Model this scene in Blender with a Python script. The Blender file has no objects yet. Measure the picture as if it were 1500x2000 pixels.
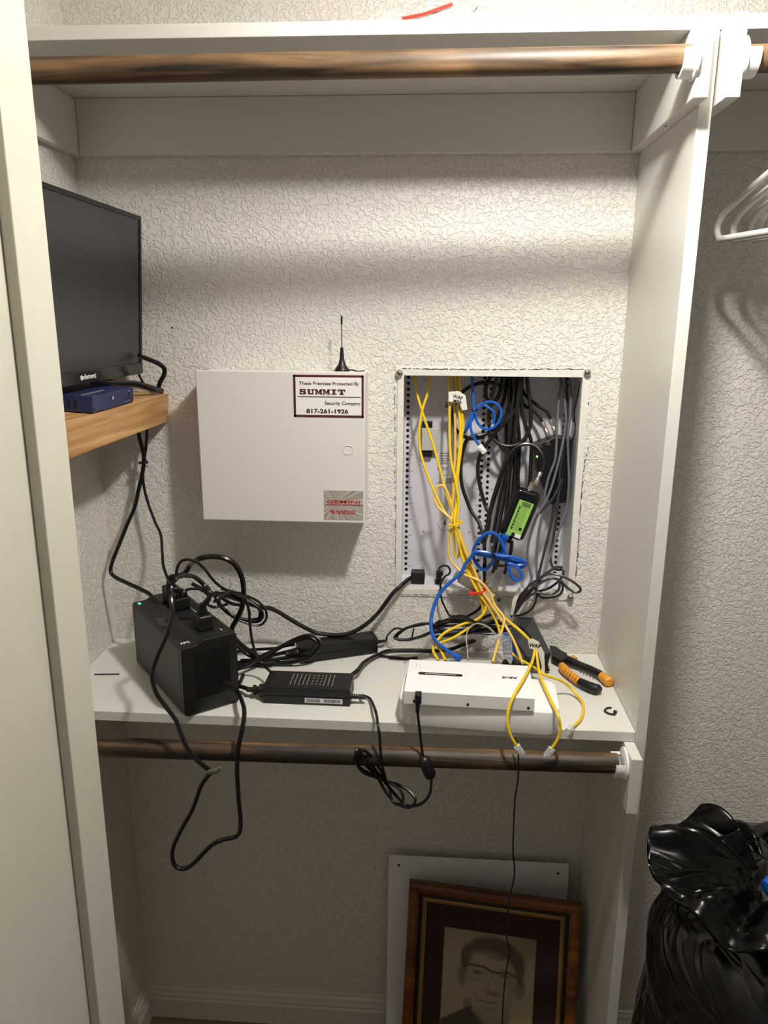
import bpy, bmesh, math, random
from mathutils import Vector, Matrix, noise
random.seed(7)
PI = math.pi
SC = bpy.context.scene
COL = SC.collection

# ---------------------------------------------------------------- camera
CX, CY, CZ = .6886, -1.5013, .6868
PITCH, YAW, ROLL, FPX = .2501, .0635, .0067, 1463.49
cam_d = bpy.data.cameras.new('camera'); cam = bpy.data.objects.new('camera', cam_d); COL.objects.link(cam)
SC.camera = cam
cam_d.sensor_fit = 'VERTICAL'; cam_d.sensor_height = 36.0; cam_d.lens = FPX / 2000 * 36.0
cam_d.clip_start = .02
def _basis():
    def ray(x, u, d):
        c, s = math.cos(ROLL), math.sin(ROLL); x, u = x*c-u*s, x*s+u*c
        c, s = math.cos(PITCH), math.sin(PITCH); y, z = d*c+u*s, -d*s+u*c
        c, s = math.cos(YAW), math.sin(YAW); return Vector((x*c-y*s, x*s+y*c, z))
    return ray
_ray = _basis()
R_, U_, F_ = _ray(1, 0, 0), _ray(0, 1, 0), _ray(0, 0, 1)
m = Matrix((R_, U_, -F_)).transposed().to_4x4(); m.translation = Vector((CX, CY, CZ)); cam.matrix_world = m
def A(px, py, Y=None, X=None, Z=None):
    """point of the place seen at a photo pixel, on the plane Y=, X= or Z= it stands on"""
    r = _ray((px-750)/FPX, -(py-1000)/FPX, 1.0); o = Vector((CX, CY, CZ))
    if Y is not None: t = (Y-o.y)/r.y
    elif X is not None: t = (X-o.x)/r.x
    else: t = (Z-o.z)/r.z
    return o + r*t

# ---------------------------------------------------------------- light and exposure
W = bpy.data.worlds.new('world'); SC.world = W; W.use_nodes = True
W.node_tree.nodes['Background'].inputs[0].default_value = (1.0, .95, .90, 1)
W.node_tree.nodes['Background'].inputs[1].default_value = .16
def point(name, loc, e, rad, col):
    d = bpy.data.lights.new(name, 'POINT'); d.energy = e; d.shadow_soft_size = rad; d.color = col
    o = bpy.data.objects.new(name, d); COL.objects.link(o); o.location = loc; return o
LAMP = (.885, -.67, 1.30); LCOL = (1.0, .968, .925)
point('ceiling_lamp_globe', LAMP, 13.5, .042, LCOL)
ld = bpy.data.lights.new('ceiling_lamp_down', 'AREA'); ld.shape = 'DISK'; ld.size = .085; ld.energy = 9.4; ld.color = LCOL
lo_ = bpy.data.objects.new('ceiling_lamp_down', ld); COL.objects.link(lo_); lo_.location = (LAMP[0], LAMP[1], LAMP[2]-.045)
SC.view_settings.view_transform = 'Standard'; SC.view_settings.look = 'None'
SC.view_settings.exposure = 0.24; SC.view_settings.gamma = 1.0; SC.view_settings.use_curve_mapping = False

# ---------------------------------------------------------------- materials
def srgb(h):
    v = [int(h[i:i+2], 16)/255 for i in (0, 2, 4)]
    return tuple(((c/12.92) if c <= .04045 else ((c+.055)/1.055)**2.4) for c in v) + (1,)
def mat(name, col, rough=.5, metal=0, spec=.5, bump=None, emit=None, trans=0, alpha=1, vary=None):
    m = bpy.data.materials.new(name); m.use_nodes = True; nt = m.node_tree; b = nt.nodes['Principled BSDF']
    c = srgb(col) if isinstance(col, str) else tuple(col)+(1,)
    b.inputs['Base Color'].default_value = c; b.inputs['Roughness'].default_value = rough
    b.inputs['Metallic'].default_value = metal; b.inputs['Specular IOR Level'].default_value = spec
    if trans: b.inputs['Transmission Weight'].default_value = trans
    if alpha < 1: b.inputs['Alpha'].default_value = alpha
    if emit: b.inputs['Emission Color'].default_value = srgb(emit[0]); b.inputs['Emission Strength'].default_value = emit[1]
    tc = nt.nodes.new('ShaderNodeTexCoord')
    n = nt.nodes.new('ShaderNodeTexNoise'); n.inputs['Scale'].default_value = (vary or (40, 0))[0]; n.inputs['Detail'].default_value = 3
    nt.links.new(tc.outputs['Object'], n.inputs['Vector'])
    v = (vary or (0, .06))[1]
    mx = nt.nodes.new('ShaderNodeMix'); mx.data_type = 'RGBA'; mx.blend_type = 'MULTIPLY'
    mx.inputs[6].default_value = c; mr = nt.nodes.new('ShaderNodeMapRange')
    mr.inputs[3].default_value = 1-v; mr.inputs[4].default_value = 1+v
    nt.links.new(n.outputs['Fac'], mr.inputs[0]); nt.links.new(mr.outputs[0], mx.inputs[7]); mx.inputs[0].default_value = 1
    nt.links.new(mx.outputs[2], b.inputs['Base Color'])
    if bump:
        bn = nt.nodes.new('ShaderNodeTexNoise'); bn.inputs['Scale'].default_value = bump[0]; bn.inputs['Detail'].default_value = 2
        nt.links.new(tc.outputs['Object'], bn.inputs['Vector'])
        bp = nt.nodes.new('ShaderNodeBump'); bp.inputs['Strength'].default_value = 1; bp.inputs['Distance'].default_value = bump[1]
        nt.links.new(bn.outputs['Fac'], bp.inputs['Height']); nt.links.new(bp.outputs['Normal'], b.inputs['Normal'])
    return m
def wall_mat(name, col, dist=.0015):
    """orange-peel / knockdown drywall texture"""
    m = bpy.data.materials.new(name); m.use_nodes = True; nt = m.node_tree; b = nt.nodes['Principled BSDF']
    b.inputs['Base Color'].default_value = srgb(col); b.inputs['Roughness'].default_value = .42
    N = nt.nodes.new; L = nt.links.new
    tc = N('ShaderNodeTexCoord')
    n1 = N('ShaderNodeTexNoise'); n1.inputs['Scale'].default_value = 105; n1.inputs['Detail'].default_value = 2.5; n1.inputs['Distortion'].default_value = 1.1
    L(tc.outputs['Object'], n1.inputs['Vector'])
    r1 = N('ShaderNodeValToRGB'); r1.color_ramp.elements[0].position = .43; r1.color_ramp.elements[1].position = .53
    L(n1.outputs['Fac'], r1.inputs[0])
    n2 = N('ShaderNodeTexNoise'); n2.inputs['Scale'].default_value = 260; n2.inputs['Detail'].default_value = 2
    L(tc.outputs['Object'], n2.inputs['Vector'])
    mx = N('ShaderNodeMath'); mx.operation = 'MULTIPLY_ADD'; mx.inputs[1].default_value = .55
    L(n2.outputs['Fac'], mx.inputs[0]); L(r1.outputs[0], mx.inputs[2])
    bp = N('ShaderNodeBump'); bp.inputs['Strength'].default_value = .8; bp.inputs['Distance'].default_value = dist
    L(mx.outputs[0], bp.inputs['Height']); L(bp.outputs['Normal'], b.inputs['Normal'])
    return m
def wood_mat(name, c1, c2, axis='X', scale=18, rough=.4, stretch=14, blotch=None):
    m = bpy.data.materials.new(name); m.use_nodes = True; nt = m.node_tree; b = nt.nodes['Principled BSDF']
    N = nt.nodes.new; L = nt.links.new
    tc = N('ShaderNodeTexCoord'); mp = N('ShaderNodeMapping'); L(tc.outputs['Object'], mp.inputs[0])
    s = [scale*stretch/4]*3; s['XYZ'.index(axis)] = scale/stretch; mp.inputs['Scale'].default_value = s
    n = N('ShaderNodeTexNoise'); n.inputs['Scale'].default_value = 1; n.inputs['Detail'].default_value = 5; n.inputs['Distortion'].default_value = .6
    L(mp.outputs[0], n.inputs['Vector'])
    r = N('ShaderNodeValToRGB'); r.color_ramp.elements[0].position = .36; r.color_ramp.elements[1].position = .66
    r.color_ramp.elements[0].color = srgb(c1); r.color_ramp.elements[1].color = srgb(c2); L(n.outputs['Fac'], r.inputs[0])
    out = r.outputs[0]
    if blotch:
        k = N('ShaderNodeTexNoise'); k.inputs['Scale'].default_value = 9; L(tc.outputs['Object'], k.inputs['Vector'])
        rk = N('ShaderNodeValToRGB'); rk.color_ramp.elements[0].position = .38; rk.color_ramp.elements[1].position = .62
        rk.color_ramp.elements[0].color = (blotch, blotch, blotch, 1); L(k.outputs['Fac'], rk.inputs[0])
        mx = N('ShaderNodeMix'); mx.data_type = 'RGBA'; mx.blend_type = 'MULTIPLY'; mx.inputs[0].default_value = 1
        L(out, mx.inputs[6]); L(rk.outputs[0], mx.inputs[7]); out = mx.outputs[2]
    L(out, b.inputs['Base Color']); b.inputs['Roughness'].default_value = rough
    bp = N('ShaderNodeBump'); bp.inputs['Distance'].default_value = .0004; L(n.outputs['Fac'], bp.inputs['Height']); L(bp.outputs[0], b.inputs['Normal'])
    return m
M = dict(
    wall=wall_mat('textured_wall_paint', 'DDD8D0'), paint=mat('white_gloss_paint', 'D3D0C8', .32, bump=(90, .0002), vary=(6, .02)),
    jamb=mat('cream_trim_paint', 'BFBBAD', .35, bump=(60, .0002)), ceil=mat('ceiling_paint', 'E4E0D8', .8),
    rod=wood_mat('stained_rod_wood', '261B10', '836443', 'X', 26, .55, 9, .5), pine=wood_mat('pine_shelf_wood', '9C6E3E', 'C9A06C', 'Y', 30, .5, 10),
    frame=wood_mat('frame_wood', '4A2409', '804A1C', 'X', 20, .35, 6), gold=mat('gilt_lip', '8C7038', .4, .3),
    mat_board=mat('brown_mat_board', '30140F', .8), black=mat('black_plastic', '0C0C0D', .42), blackg=mat('gloss_black', '08080A', .16),
    cord=mat('black_cord', '070708', .32), coax=mat('black_coax', '101012', .3), grey_cord=mat('charcoal_cable', '2B2B2E', .35),
    silver_cord=mat('grey_cable', '5E5F63', .35), yellow=mat('yellow_cable', 'E2BE22', .38), pale_yellow=mat('pale_yellow_cable', 'DDB554', .4),
    blue=mat('blue_cable', '1257B4', .3), white=mat('white_plastic', 'E8E6E3', .35), offwhite=mat('off_white_plastic', 'D6D3C8', .4),
    enclosure=mat('white_enclosure_steel', 'CFCDD2', .35), panel=mat('alarm_box_enamel', 'D9D3CE', .4, vary=(5, .02)),
    metal=mat('bright_metal', 'B9B4A8', .25, 1), brass=mat('nickel_connector', 'BDB5A6', .28, .85), hole=mat('dark_hole', '0A0A0A', .9),
    ink=mat('black_ink', '15100F', .7), maroon=mat('maroon_ink', '4A1220', .6), sticker=mat('sticker_white', 'E6E1DC', .45),
    shadow_ink=mat('grey_ink', 'A09494', .7), red=mat('red_ink', 'B4232C', .5), foil=mat('foil_sticker', 'A89E90', .3, .6),
    screen=mat('matte_screen', '232324', .28, spec=.45), navy=mat('navy_metal', '232A50', .4), green=mat('green_label', '8FBE5A', .5),
    redplastic=mat('red_tie', 'D8352B', .4), ups=mat('ups_plastic', '1B1B1C', .45, bump=(900, .0001)), ups2=mat('ups_black', '101011', .4),
    led=mat('green_led', '20D060', .4, emit=('38F090', 3.0)), led2=mat('green_led_small', '60F040', .4, emit=('70FF50', 3.0)),
    clear=mat('clear_plug', 'EEF0EC', .15, trans=.45), label_grey=mat('silver_print', '8E887C', .5), barcode=mat('barcode_label', 'C9C9C6', .5),
    orange=mat('orange_grip', 'D9962F', .5), steel=mat('dark_steel', '3C3834', .4, .8), bag=None, carpet=None,
    strap=mat('dull_green_tape', '5A5E45', .6), crack=mat('drywall_crack', '3A3631', .95), paper=mat('label_paper', 'E2DED4', .6),
    grey_plate=mat('grey_plate', 'B5B2A9', .5), nail=mat('nail_hole', '14100E', .9), hanger=mat('hanger_plastic', 'D6D4CA', .3),
)
def bag_material(name, col, rough, scale, dist, alpha=1):
    m = bpy.data.materials.new(name); m.use_nodes = True; nt = m.node_tree; b = nt.nodes['Principled BSDF']; N = nt.nodes.new; L = nt.links.new
    b.inputs['Base Color'].default_value = srgb(col); b.inputs['Roughness'].default_value = rough
    if alpha < 1: b.inputs['Alpha'].default_value = alpha
    tc = N('ShaderNodeTexCoord'); n = N('ShaderNodeTexNoise'); n.inputs['Scale'].default_value = scale; n.inputs['Detail'].default_value = 2; n.inputs['Distortion'].default_value = 1.5
    L(tc.outputs['Object'], n.inputs['Vector'])
    v = N('ShaderNodeTexVoronoi'); v.feature = 'DISTANCE_TO_EDGE'; v.inputs['Scale'].default_value = scale*1.4
    L(n.outputs['Color'], v.inputs['Vector'])
    mx = N('ShaderNodeMath'); mx.operation = 'ADD'; L(n.outputs['Fac'], mx.inputs[0]); L(v.outputs['Distance'], mx.inputs[1])
    bp = N('ShaderNodeBump'); bp.inputs['Distance'].default_value = dist; L(mx.outputs[0], bp.inputs['Height']); L(bp.outputs[0], b.inputs['Normal'])
    return m
M['bag'] = bag_material('black_bag_film', '070707', .24, 4, .010)
M['clearbag'] = bag_material('clear_bag_film', 'EFEBE2', .18, 18, .006, .5)
def carpet_mat():
    m = mat('brown_carpet', '7A6648', .95, bump=(400, .004), vary=(300, .5)); return m
M['carpet'] = carpet_mat()

# ---------------------------------------------------------------- mesh helpers
class MB:
    def __init__(s): s.bm = bmesh.new()
    def box(s, lo, hi, bev=0, mtx=None, seg=2):
        lo, hi = Vector(lo), Vector(hi); c = (lo+hi)/2; d = hi-lo
        g = bmesh.ops.create_cube(s.bm, size=1, matrix=Matrix.Translation(c) @ Matrix.Diagonal((abs(d.x), abs(d.y), abs(d.z), 1)))
        vs = g['verts']
        if bev:
            es = list({e for v in vs for e in v.link_edges})
            r = bmesh.ops.bevel(s.bm, geom=es, offset=bev, segments=seg, profile=.5, affect='EDGES')
            vs = list({v for f in r['faces'] for v in f.verts} | {v for v in vs if v.is_valid})
        if mtx is not None: bmesh.ops.transform(s.bm, matrix=mtx, verts=vs)
        return s
    def prism(s, pts, vec, bev=0):
        """closed polygon pts extruded along vec"""
        v = [s.bm.verts.new(p) for p in pts]; f = s.bm.faces.new(v)
        e = bmesh.ops.extrude_face_region(s.bm, geom=[f]); nv = [x for x in e['geom'] if isinstance(x, bmesh.types.BMVert)]
        bmesh.ops.translate(s.bm, vec=Vector(vec), verts=nv)
        if bev:
            es = list({e for q in v+nv for e in q.link_edges})
            bmesh.ops.bevel(s.bm, geom=es, offset=bev, segments=2, profile=.5, affect='EDGES')
        return s
    def tube(s, pts, r, n=8, caps=True, flat=None):
        pts = [Vector(p) for p in pts]; rings = []
        rs = r if hasattr(r, '__len__') else [r]*len(pts)
        T = (pts[1]-pts[0]).normalized(); up = Vector((0, 0, 1)) if abs(T.z) < .9 else Vector((1, 0, 0))
        N = T.cross(up).normalized()
        for i, p in enumerate(pts):
            t = (pts[min(i+1, len(pts)-1)]-pts[max(i-1, 0)])
            t = t.normalized() if t.length > 1e-9 else T
            N = (N - t*N.dot(t)); N = N.normalized() if N.length > 1e-6 else t.orthogonal().normalized()
            B = t.cross(N); T = t
            fl = flat or 1
            rings.append([s.bm.verts.new(p + (N*math.cos(a)*fl + B*math.sin(a))*rs[i]) for a in [2*PI*k/n for k in range(n)]])
        for a, b in zip(rings, rings[1:]):
            for k in range(n): s.bm.faces.new((a[k], a[(k+1) % n], b[(k+1) % n], b[k]))
        if caps:
            s.bm.faces.new(rings[0][::-1]); s.bm.faces.new(rings[-1])
        return s
    def cyl(s, p, q, r, n=20, r2=None):
        return s.tube([p, q], [r, r if r2 is None else r2], n)
    def lathe(s, prof, o=(0, 0, 0), axis=(0, 0, 1), n=24):
        ax = Vector(axis).normalized(); u = ax.orthogonal().normalized(); w = ax.cross(u); o = Vector(o); rings = []
        for r, h in prof:
            rings.append([s.bm.verts.new(o + ax*h + (u*math.cos(2*PI*k/n)+w*math.sin(2*PI*k/n))*max(r, 1e-5)) for k in range(n)])
        for a, b in zip(rings, rings[1:]):
            for k in range(n): s.bm.faces.new((a[k], a[(k+1) % n], b[(k+1) % n], b[k]))
        s.bm.faces.new(rings[0][::-1]); s.bm.faces.new(rings[-1]); return s
    def quad(s, *p):
        s.bm.faces.new([s.bm.verts.new(q) for q in p]); return s
    def build(s, name, m, parent=None, smooth=False, angle=40):
        bmesh.ops.recalc_face_normals(s.bm, faces=s.bm.faces)
        me = bpy.data.meshes.new(name); s.bm.to_mesh(me); s.bm.free()
        if smooth:
            for p in me.polygons: p.use_smooth = True
            try: me.set_sharp_from_angle(angle=math.radians(angle))
            except Exception: pass
        me.materials.append(M[m] if isinstance(m, str) else m)
        o = bpy.data.objects.new(name, me); COL.objects.link(o)
        if parent is not None: o.parent = parent; o.matrix_parent_inverse = parent.matrix_world.inverted() if False else Matrix()
        return o
def tag(o, label=None, cat=None, group=None, kind=None):
    if label: o['label'] = label
    if cat: o['category'] = cat
    if group: o['group'] = group
    if kind: o['kind'] = kind
    return o
def empty(name, label, cat, group=None, mtx=None):
    o = bpy.data.objects.new(name, None); COL.objects.link(o); o.empty_display_size = .02
    if mtx is not None: o.matrix_world = mtx
    return tag(o, label, cat, group)
def struct(o, label=None): return tag(o, label, None, None, 'structure')
def spline(pts, k=8):
    P = [Vector(p) for p in pts]; out = []
    if len(P) < 3: return P
    P = [P[0]*2-P[1]] + P + [P[-1]*2-P[-2]]
    for i in range(1, len(P)-2):
        a, b, c, d = P[i-1:i+3]
        for j in range(k):
            t = j/k
            out.append(.5*((2*b)+(c-a)*t+(2*a-5*b+4*c-d)*t*t+(3*b-a-3*c+d)*t**3))
    out.append(P[-2]); return out
def trace(pts, k=8):
    """photo path (px, py, Y) or (px, py, 'z', Z) or (px,py,'x',X) as points of the place"""
    q = []; Y = 0
    for p in pts:
        if isinstance(p, Vector): q.append(p); continue
        if len(p) == 4: q.append(A(p[0], p[1], Z=p[3]) if p[2] == 'z' else A(p[0], p[1], X=p[3]))
        else: q.append(A(p[0], p[1], Y=p[2]))
    return spline(q, k)
def cable(name, pts, r, m, label=None, cat='cable', group=None, k=8, n=8, flat=None, parent=None):
    P = trace(pts, k)
    o = MB().tube(P, r, n, flat=flat).build(name, m, parent, True)
    if parent is None: tag(o, label, cat, group)
    o_end = P[-1]; return o, P
def text(name, s, size, m, mtx, parent=None, off=0, ext=.0002, sx=1, align='LEFT', space=1):
    cu = bpy.data.curves.new(name, 'FONT'); cu.body = s; cu.size = size; cu.extrude = ext; cu.offset = off; cu.align_x = align; cu.space_character = space
    cu.resolution_u = 3
    t = bpy.data.objects.new(name+'_tmp', cu); COL.objects.link(t)
    dg = bpy.context.evaluated_depsgraph_get(); me = bpy.data.meshes.new_from_object(t.evaluated_get(dg))
    bpy.data.objects.remove(t); bpy.data.curves.remove(cu)
    me.transform(mtx @ Matrix.Diagonal((sx, 1, 1, 1))); me.name = name
    me.materials.clear(); me.materials.append(M[m])
    o = bpy.data.objects.new(name, me); COL.objects.link(o)
    if parent is not None: o.parent = parent
    return o
def frame_mtx(o, x, y):
    x = Vector(x).normalized(); y = Vector(y); y = (y-x*x.dot(y)).normalized(); z = x.cross(y)
    m = Matrix((x, y, z)).transposed().to_4x4(); m.translation = Vector(o); return m
T19 = .019
WID = 1.052          # closet bay width
DEP = .3145          # shelf depth
FLOOR = -1.03; CEIL = 1.41

# ================================================================ SETTING
HX0, HX1, HZ0, HZ1 = .631, .979, .137, .582      # opening of the structured wiring cabinet
w = MB()
XL, XR = -.06, 2.3
for lo, hi in (((XL, 0, FLOOR), (HX0, .02, CEIL)), ((HX1, 0, FLOOR), (XR, .02, CEIL)), ((HX0, 0, FLOOR), (HX1, .02, HZ0)), ((HX0, 0, HZ1), (HX1, .02, CEIL))):
    w.box(lo, hi)
bmesh.ops.remove_doubles(w.bm, verts=w.bm.verts, dist=1e-5)
wall_back = struct(w.build('wall_back', 'wall'))
MB().lathe([(.0018, 0), (.0018, .0006)], A(336, 640, Y=-.0007), (0, 1, 0), 10).build('nail_hole', 'nail', wall_back)
MB().prism([A(1149, 786, Y=-.0007), A(1151, 788, Y=-.0007), A(1145, 796, Y=-.0007), A(1144, 793, Y=-.0007)], (0, .0006, 0)).build('chip', 'crack', wall_back)
struct(MB().box((-.06, -.709, FLOOR), (0, 0, CEIL)).build('wall_left', 'wall'))
struct(MB().box((XR, -2.6, FLOOR), (XR+.06, .02, CEIL)).build('wall_right', 'wall'))
struct(MB().box((-.06, -2.6, FLOOR-.03), (XR+.06, .02, FLOOR)).build('floor', 'carpet'))
struct(MB().box((-.06, -2.6, CEIL), (XR+.06, .02, CEIL+.03)).build('ceiling', 'ceil'))
struct(MB().box((-.06, -.84, FLOOR), (.265, -.709, CEIL)).build('wall_front', 'wall'))
# door jamb with its stop, seen along the left edge of the picture
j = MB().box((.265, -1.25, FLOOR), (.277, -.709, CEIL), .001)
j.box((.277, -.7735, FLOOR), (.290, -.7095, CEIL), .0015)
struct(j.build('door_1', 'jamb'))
# baseboards: moulded profile
def baseboard(name, a, b, nrm):
    prof = [(0, 0), (.014, 0), (.014, .055), (.011, .060), (.012, .066), (.009, .074), (.008, .082), (.004, .088), (.004, .094), (0, .096)]
    a, b, nrm = Vector(a), Vector(b), Vector(nrm)
    mb = MB(); mb.prism([a+nrm*x+Vector((0, 0, z)) for x, z in prof], b-a)
    return struct(mb.build(name, 'paint'))
baseboard('baseboard_back', (0, 0, FLOOR), (XR, 0, FLOOR), (0, -1, 0))
baseboard('baseboard_left', (0, -.7, FLOOR), (0, 0, FLOOR), (1, 0, 0))

# ================================================================ CLOSET JOINERY
ZT, ZC = 1.0794, .9824
tag(MB().box((0.0005, -.307, ZT), (XR-.001, -.0005, ZT+T19), .0012).build('closet_shelf', 'paint'), 'long white painted top shelf above the upper wooden rod', 'shelf')
tag(MB().box((.0005, -DEP, -T19), (WID-.0003, -.0005, 0), .001).build('closet_shelf', 'paint'), 'white painted lower shelf carrying the battery backup and router', 'shelf')
tag(MB().box((WID, -DEP, FLOOR+.0005), (WID+T19, -.0005, ZT-.0005), .001).build('divider_panel', 'paint'), 'tall white vertical panel dividing the two closet bays', 'panel')
def cleat(lo, hi, label): return tag(MB().box(lo, hi, .0012).build('shelf_cleat', 'paint'), label, 'cleat')
cleat((T19+.0005, -T19, ZC), (WID-T19-.0005, -.0003, ZT-.0003), 'white board under the top shelf along the back wall, main bay')
cleat((.0003, -.30, ZC), (T19, -.0003, ZT-.0003), 'white board under the top shelf on the left side wall')
cleat((WID+2*T19+.001, -T19, ZC), (XR-.001, -.0003, ZT-.0003), 'white board on the back wall behind the white hangers')
cleat((T19, -T19, -.105), (WID-T19-.001, -.0003, -T19-.0003), 'white board along the back wall under the lower shelf')
def nosed(x0, x1, z0, z1, yn, zn, label):
    mb = MB(); pts = [(x0, -.0003, z0), (x0, yn, z0), (x0, yn, zn), (x0, -.308, zn), (x0, -.308, z1), (x0, -.0003, z1)]
    mb.prism([Vector(p) for p in pts], (x1-x0, 0, 0), .0012)
    return tag(mb.build('rod_cleat', 'paint'), label, 'cleat')
cl1 = nosed(WID-T19, WID-.0003, ZC, ZT-.0003, -.353, 1.0855, 'white block left of the divider top holding the long rod')
cl2 = nosed(WID+T19+.0045, WID+2*T19+.004, ZC, ZT-.0003, -.353, 1.0855, 'white block right of the divider top holding the short rod end')
cl3 = tag(MB().box((WID-T19, -.368, -.125), (WID-.0003, -.02, -T19-.0005), .0015).build('rod_cleat', 'paint'), 'white block under the lower shelf holding the lower rod', 'cleat')
MB().cyl((WID-.012, -.20, ZC-.0006), (WID-.012, -.20, ZC+.001), .002, 10).build('nail_head', 'nail', cl1)
# rods and their sockets
def rod(p, q, label):
    return tag(MB().cyl(p, q, .0172, 32).build('closet_rod', 'rod', None, True), label, 'rod')
rA, rB = A(55, 139, Y=-.372), A(1330, 115, Y=-.342)
rA = rB + (rA-rB)*1.06; rod(rA, rB + (rB-rA).normalized()*.012, 'long dark stained wooden rod under the top shelf')
rC = Vector((WID+2*T19+.008, -.335, 1.034)); rod(rC, rC+Vector((1.1, 0, 0)), 'short visible end of a wooden rod at the top right corner')
rD, rE = A(200, 1459, Y=-.335), A(1205, 1491, Y=-.335)
rD = rE + (rD-rE)*1.08; rod(rD, rE, 'dark stained wooden rod under the lower shelf')
def socket(c, sgn, label, parent_label=None):
    """round flange with an open-topped cup"""
    c = Vector(c); e = empty('rod_socket', label, 'socket', mtx=Matrix.Translation(c))
    MB().lathe([(.0275, 0), (.0275, .003), (.025, .005)], (0, 0, 0), (sgn, 0, 0), 36).build('flange', 'white', e, True)
    mb = MB(); n = 28; ri, ro, L = .0185, .0245, .020
    rings = []
    for k in range(n+1):
        a = math.radians(-200 + 220*k/n)   # open towards the top
        d = Vector((0, math.cos(a), math.sin(a)))
        rings.append([mb.bm.verts.new(d*r+Vector((sgn*x, 0, 0))) for r, x in ((ri, .004), (ro, .004), (ro-.0006, L), (ri, L))])
    for a, b in zip(rings, rings[1:]):
        for k in range(4): mb.bm.faces.new((a[k], a[(k+1) % 4], b[(k+1) % 4], b[k]))
    mb.bm.faces.new(rings[0]); mb.bm.faces.new(rings[-1][::-1])
    mb.build('cup', 'white', e, True); return e
socket((WID-T19-.0003, rB.y, rB.z), -1, 'white plastic socket cupping the right end of the long top rod')
socket((WID+2*T19+.0043, rC.y, rC.z), 1, 'white plastic socket at the top right picture edge')
socket((WID-T19-.0003, rE.y, rE.z+.001), -1, 'white plastic socket cupping the right end of the lower rod')

# ================================================================ ALARM PANEL
bx0, bx1, bz0, bz1, by = .2392, .5612, .3010, .5935, -.089
ap = empty('alarm_panel', 'flat white steel alarm control box on the back wall with stickers', 'control box')
MB().box((bx0+.003, by+.002, bz0+.003), (bx1-.001, -.0003, bz1-.003), .001).build('enclosure_box', 'panel', ap)
MB().box((bx0, by, bz0), (bx1, by+.012, bz1), .0018).build('door', 'panel', ap)
MB().box((bx0+.03, -.06, bz1-.0025), (bx0+.05, -.03, bz1+.0022), .0005).build('hinge_tab', 'panel', ap)
kx, kz = A(680, 879, Y=by).x, A(680, 879, Y=by).z
ring = MB(); P = []
for k in range(41):
    a = 2*PI*k/40; x, z = .0098*math.cos(a), .0098*math.sin(a); z = max(-.0082, min(.0082, z)); P.append(Vector((kx+x, by-.0002, kz+z)))
ring.tube(P, .0009, 6, caps=False); ring.build('knockout', 'panel', ap)
# paper sticker
s0, s1 = A(572.5, 731.5, Y=by), A(709.5, 816, Y=by)
sx0, sx1, sz1, sz0 = s0.x, s1.x+.001, s0.z, s1.z
st = MB().box((sx0, by-.0006, sz0), (sx1, by-.0001, sz1)).build('sticker', 'sticker', ap); st['label'] = 'white sticker with maroon border'
mb = MB(); bw = .0042; yy = by-.0009
for lo, hi in (((sx0, yy, sz1-bw), (sx1, yy+.0002, sz1)), ((sx0, yy, sz0), (sx1, yy+.0002, sz0+bw)), ((sx0, yy, sz0), (sx0+bw, yy+.0002, sz1)), ((sx1-bw, yy, sz0), (sx1, yy+.0002, sz1))): mb.box(lo, hi)
mb.build('border', 'maroon', st)
def wmtx(x, z, y=yy): return frame_mtx((x, y, z), (1, 0, 0), (0, 0, 1))
SW, SH = sx1-sx0, sz1-sz0
def sp(u, v): return sx0+SW*u, sz1-SH*v
def fit_text(name, s, m, x0, x1, z, h, parent, off=0, y=yy, rot=None):
    t = text(name, s, h*1.38, m, Matrix(), parent, off=off)
    xs = [v.co.x for v in t.data.vertices]; wdt = max(xs)-min(xs)
    t.data.transform(Matrix.Translation((-min(xs), 0, 0))); t.data.transform(Matrix.Diagonal(((x1-x0)/wdt, 1, 1, 1)))
    t.data.transform(rot if rot is not None else wmtx(x0, z, y)); return t
x, z = sp(.085, .235); fit_text('lettering', 'These Premises Protected By', 'ink', x, sp(.935, 0)[0], z, .0062, st, .00006)
x, z = sp(.445, .70); fit_text('lettering', 'Security Company', 'ink', x, sp(.955, 0)[0], z, .0068, st, .00006)
x, z = sp(.18, .945-.045); fit_text('lettering', '817-261-1926', 'ink', x, sp(.78, 0)[0], z, .0078, st, .0003)
mb = MB(); mb.box((sp(.06, 0)[0], yy-.0001, sp(0, .525)[1]), (sp(.955, 0)[0], yy+.0001, sp(0, .508)[1])); mb.build('rule', 'ink', st)
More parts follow.
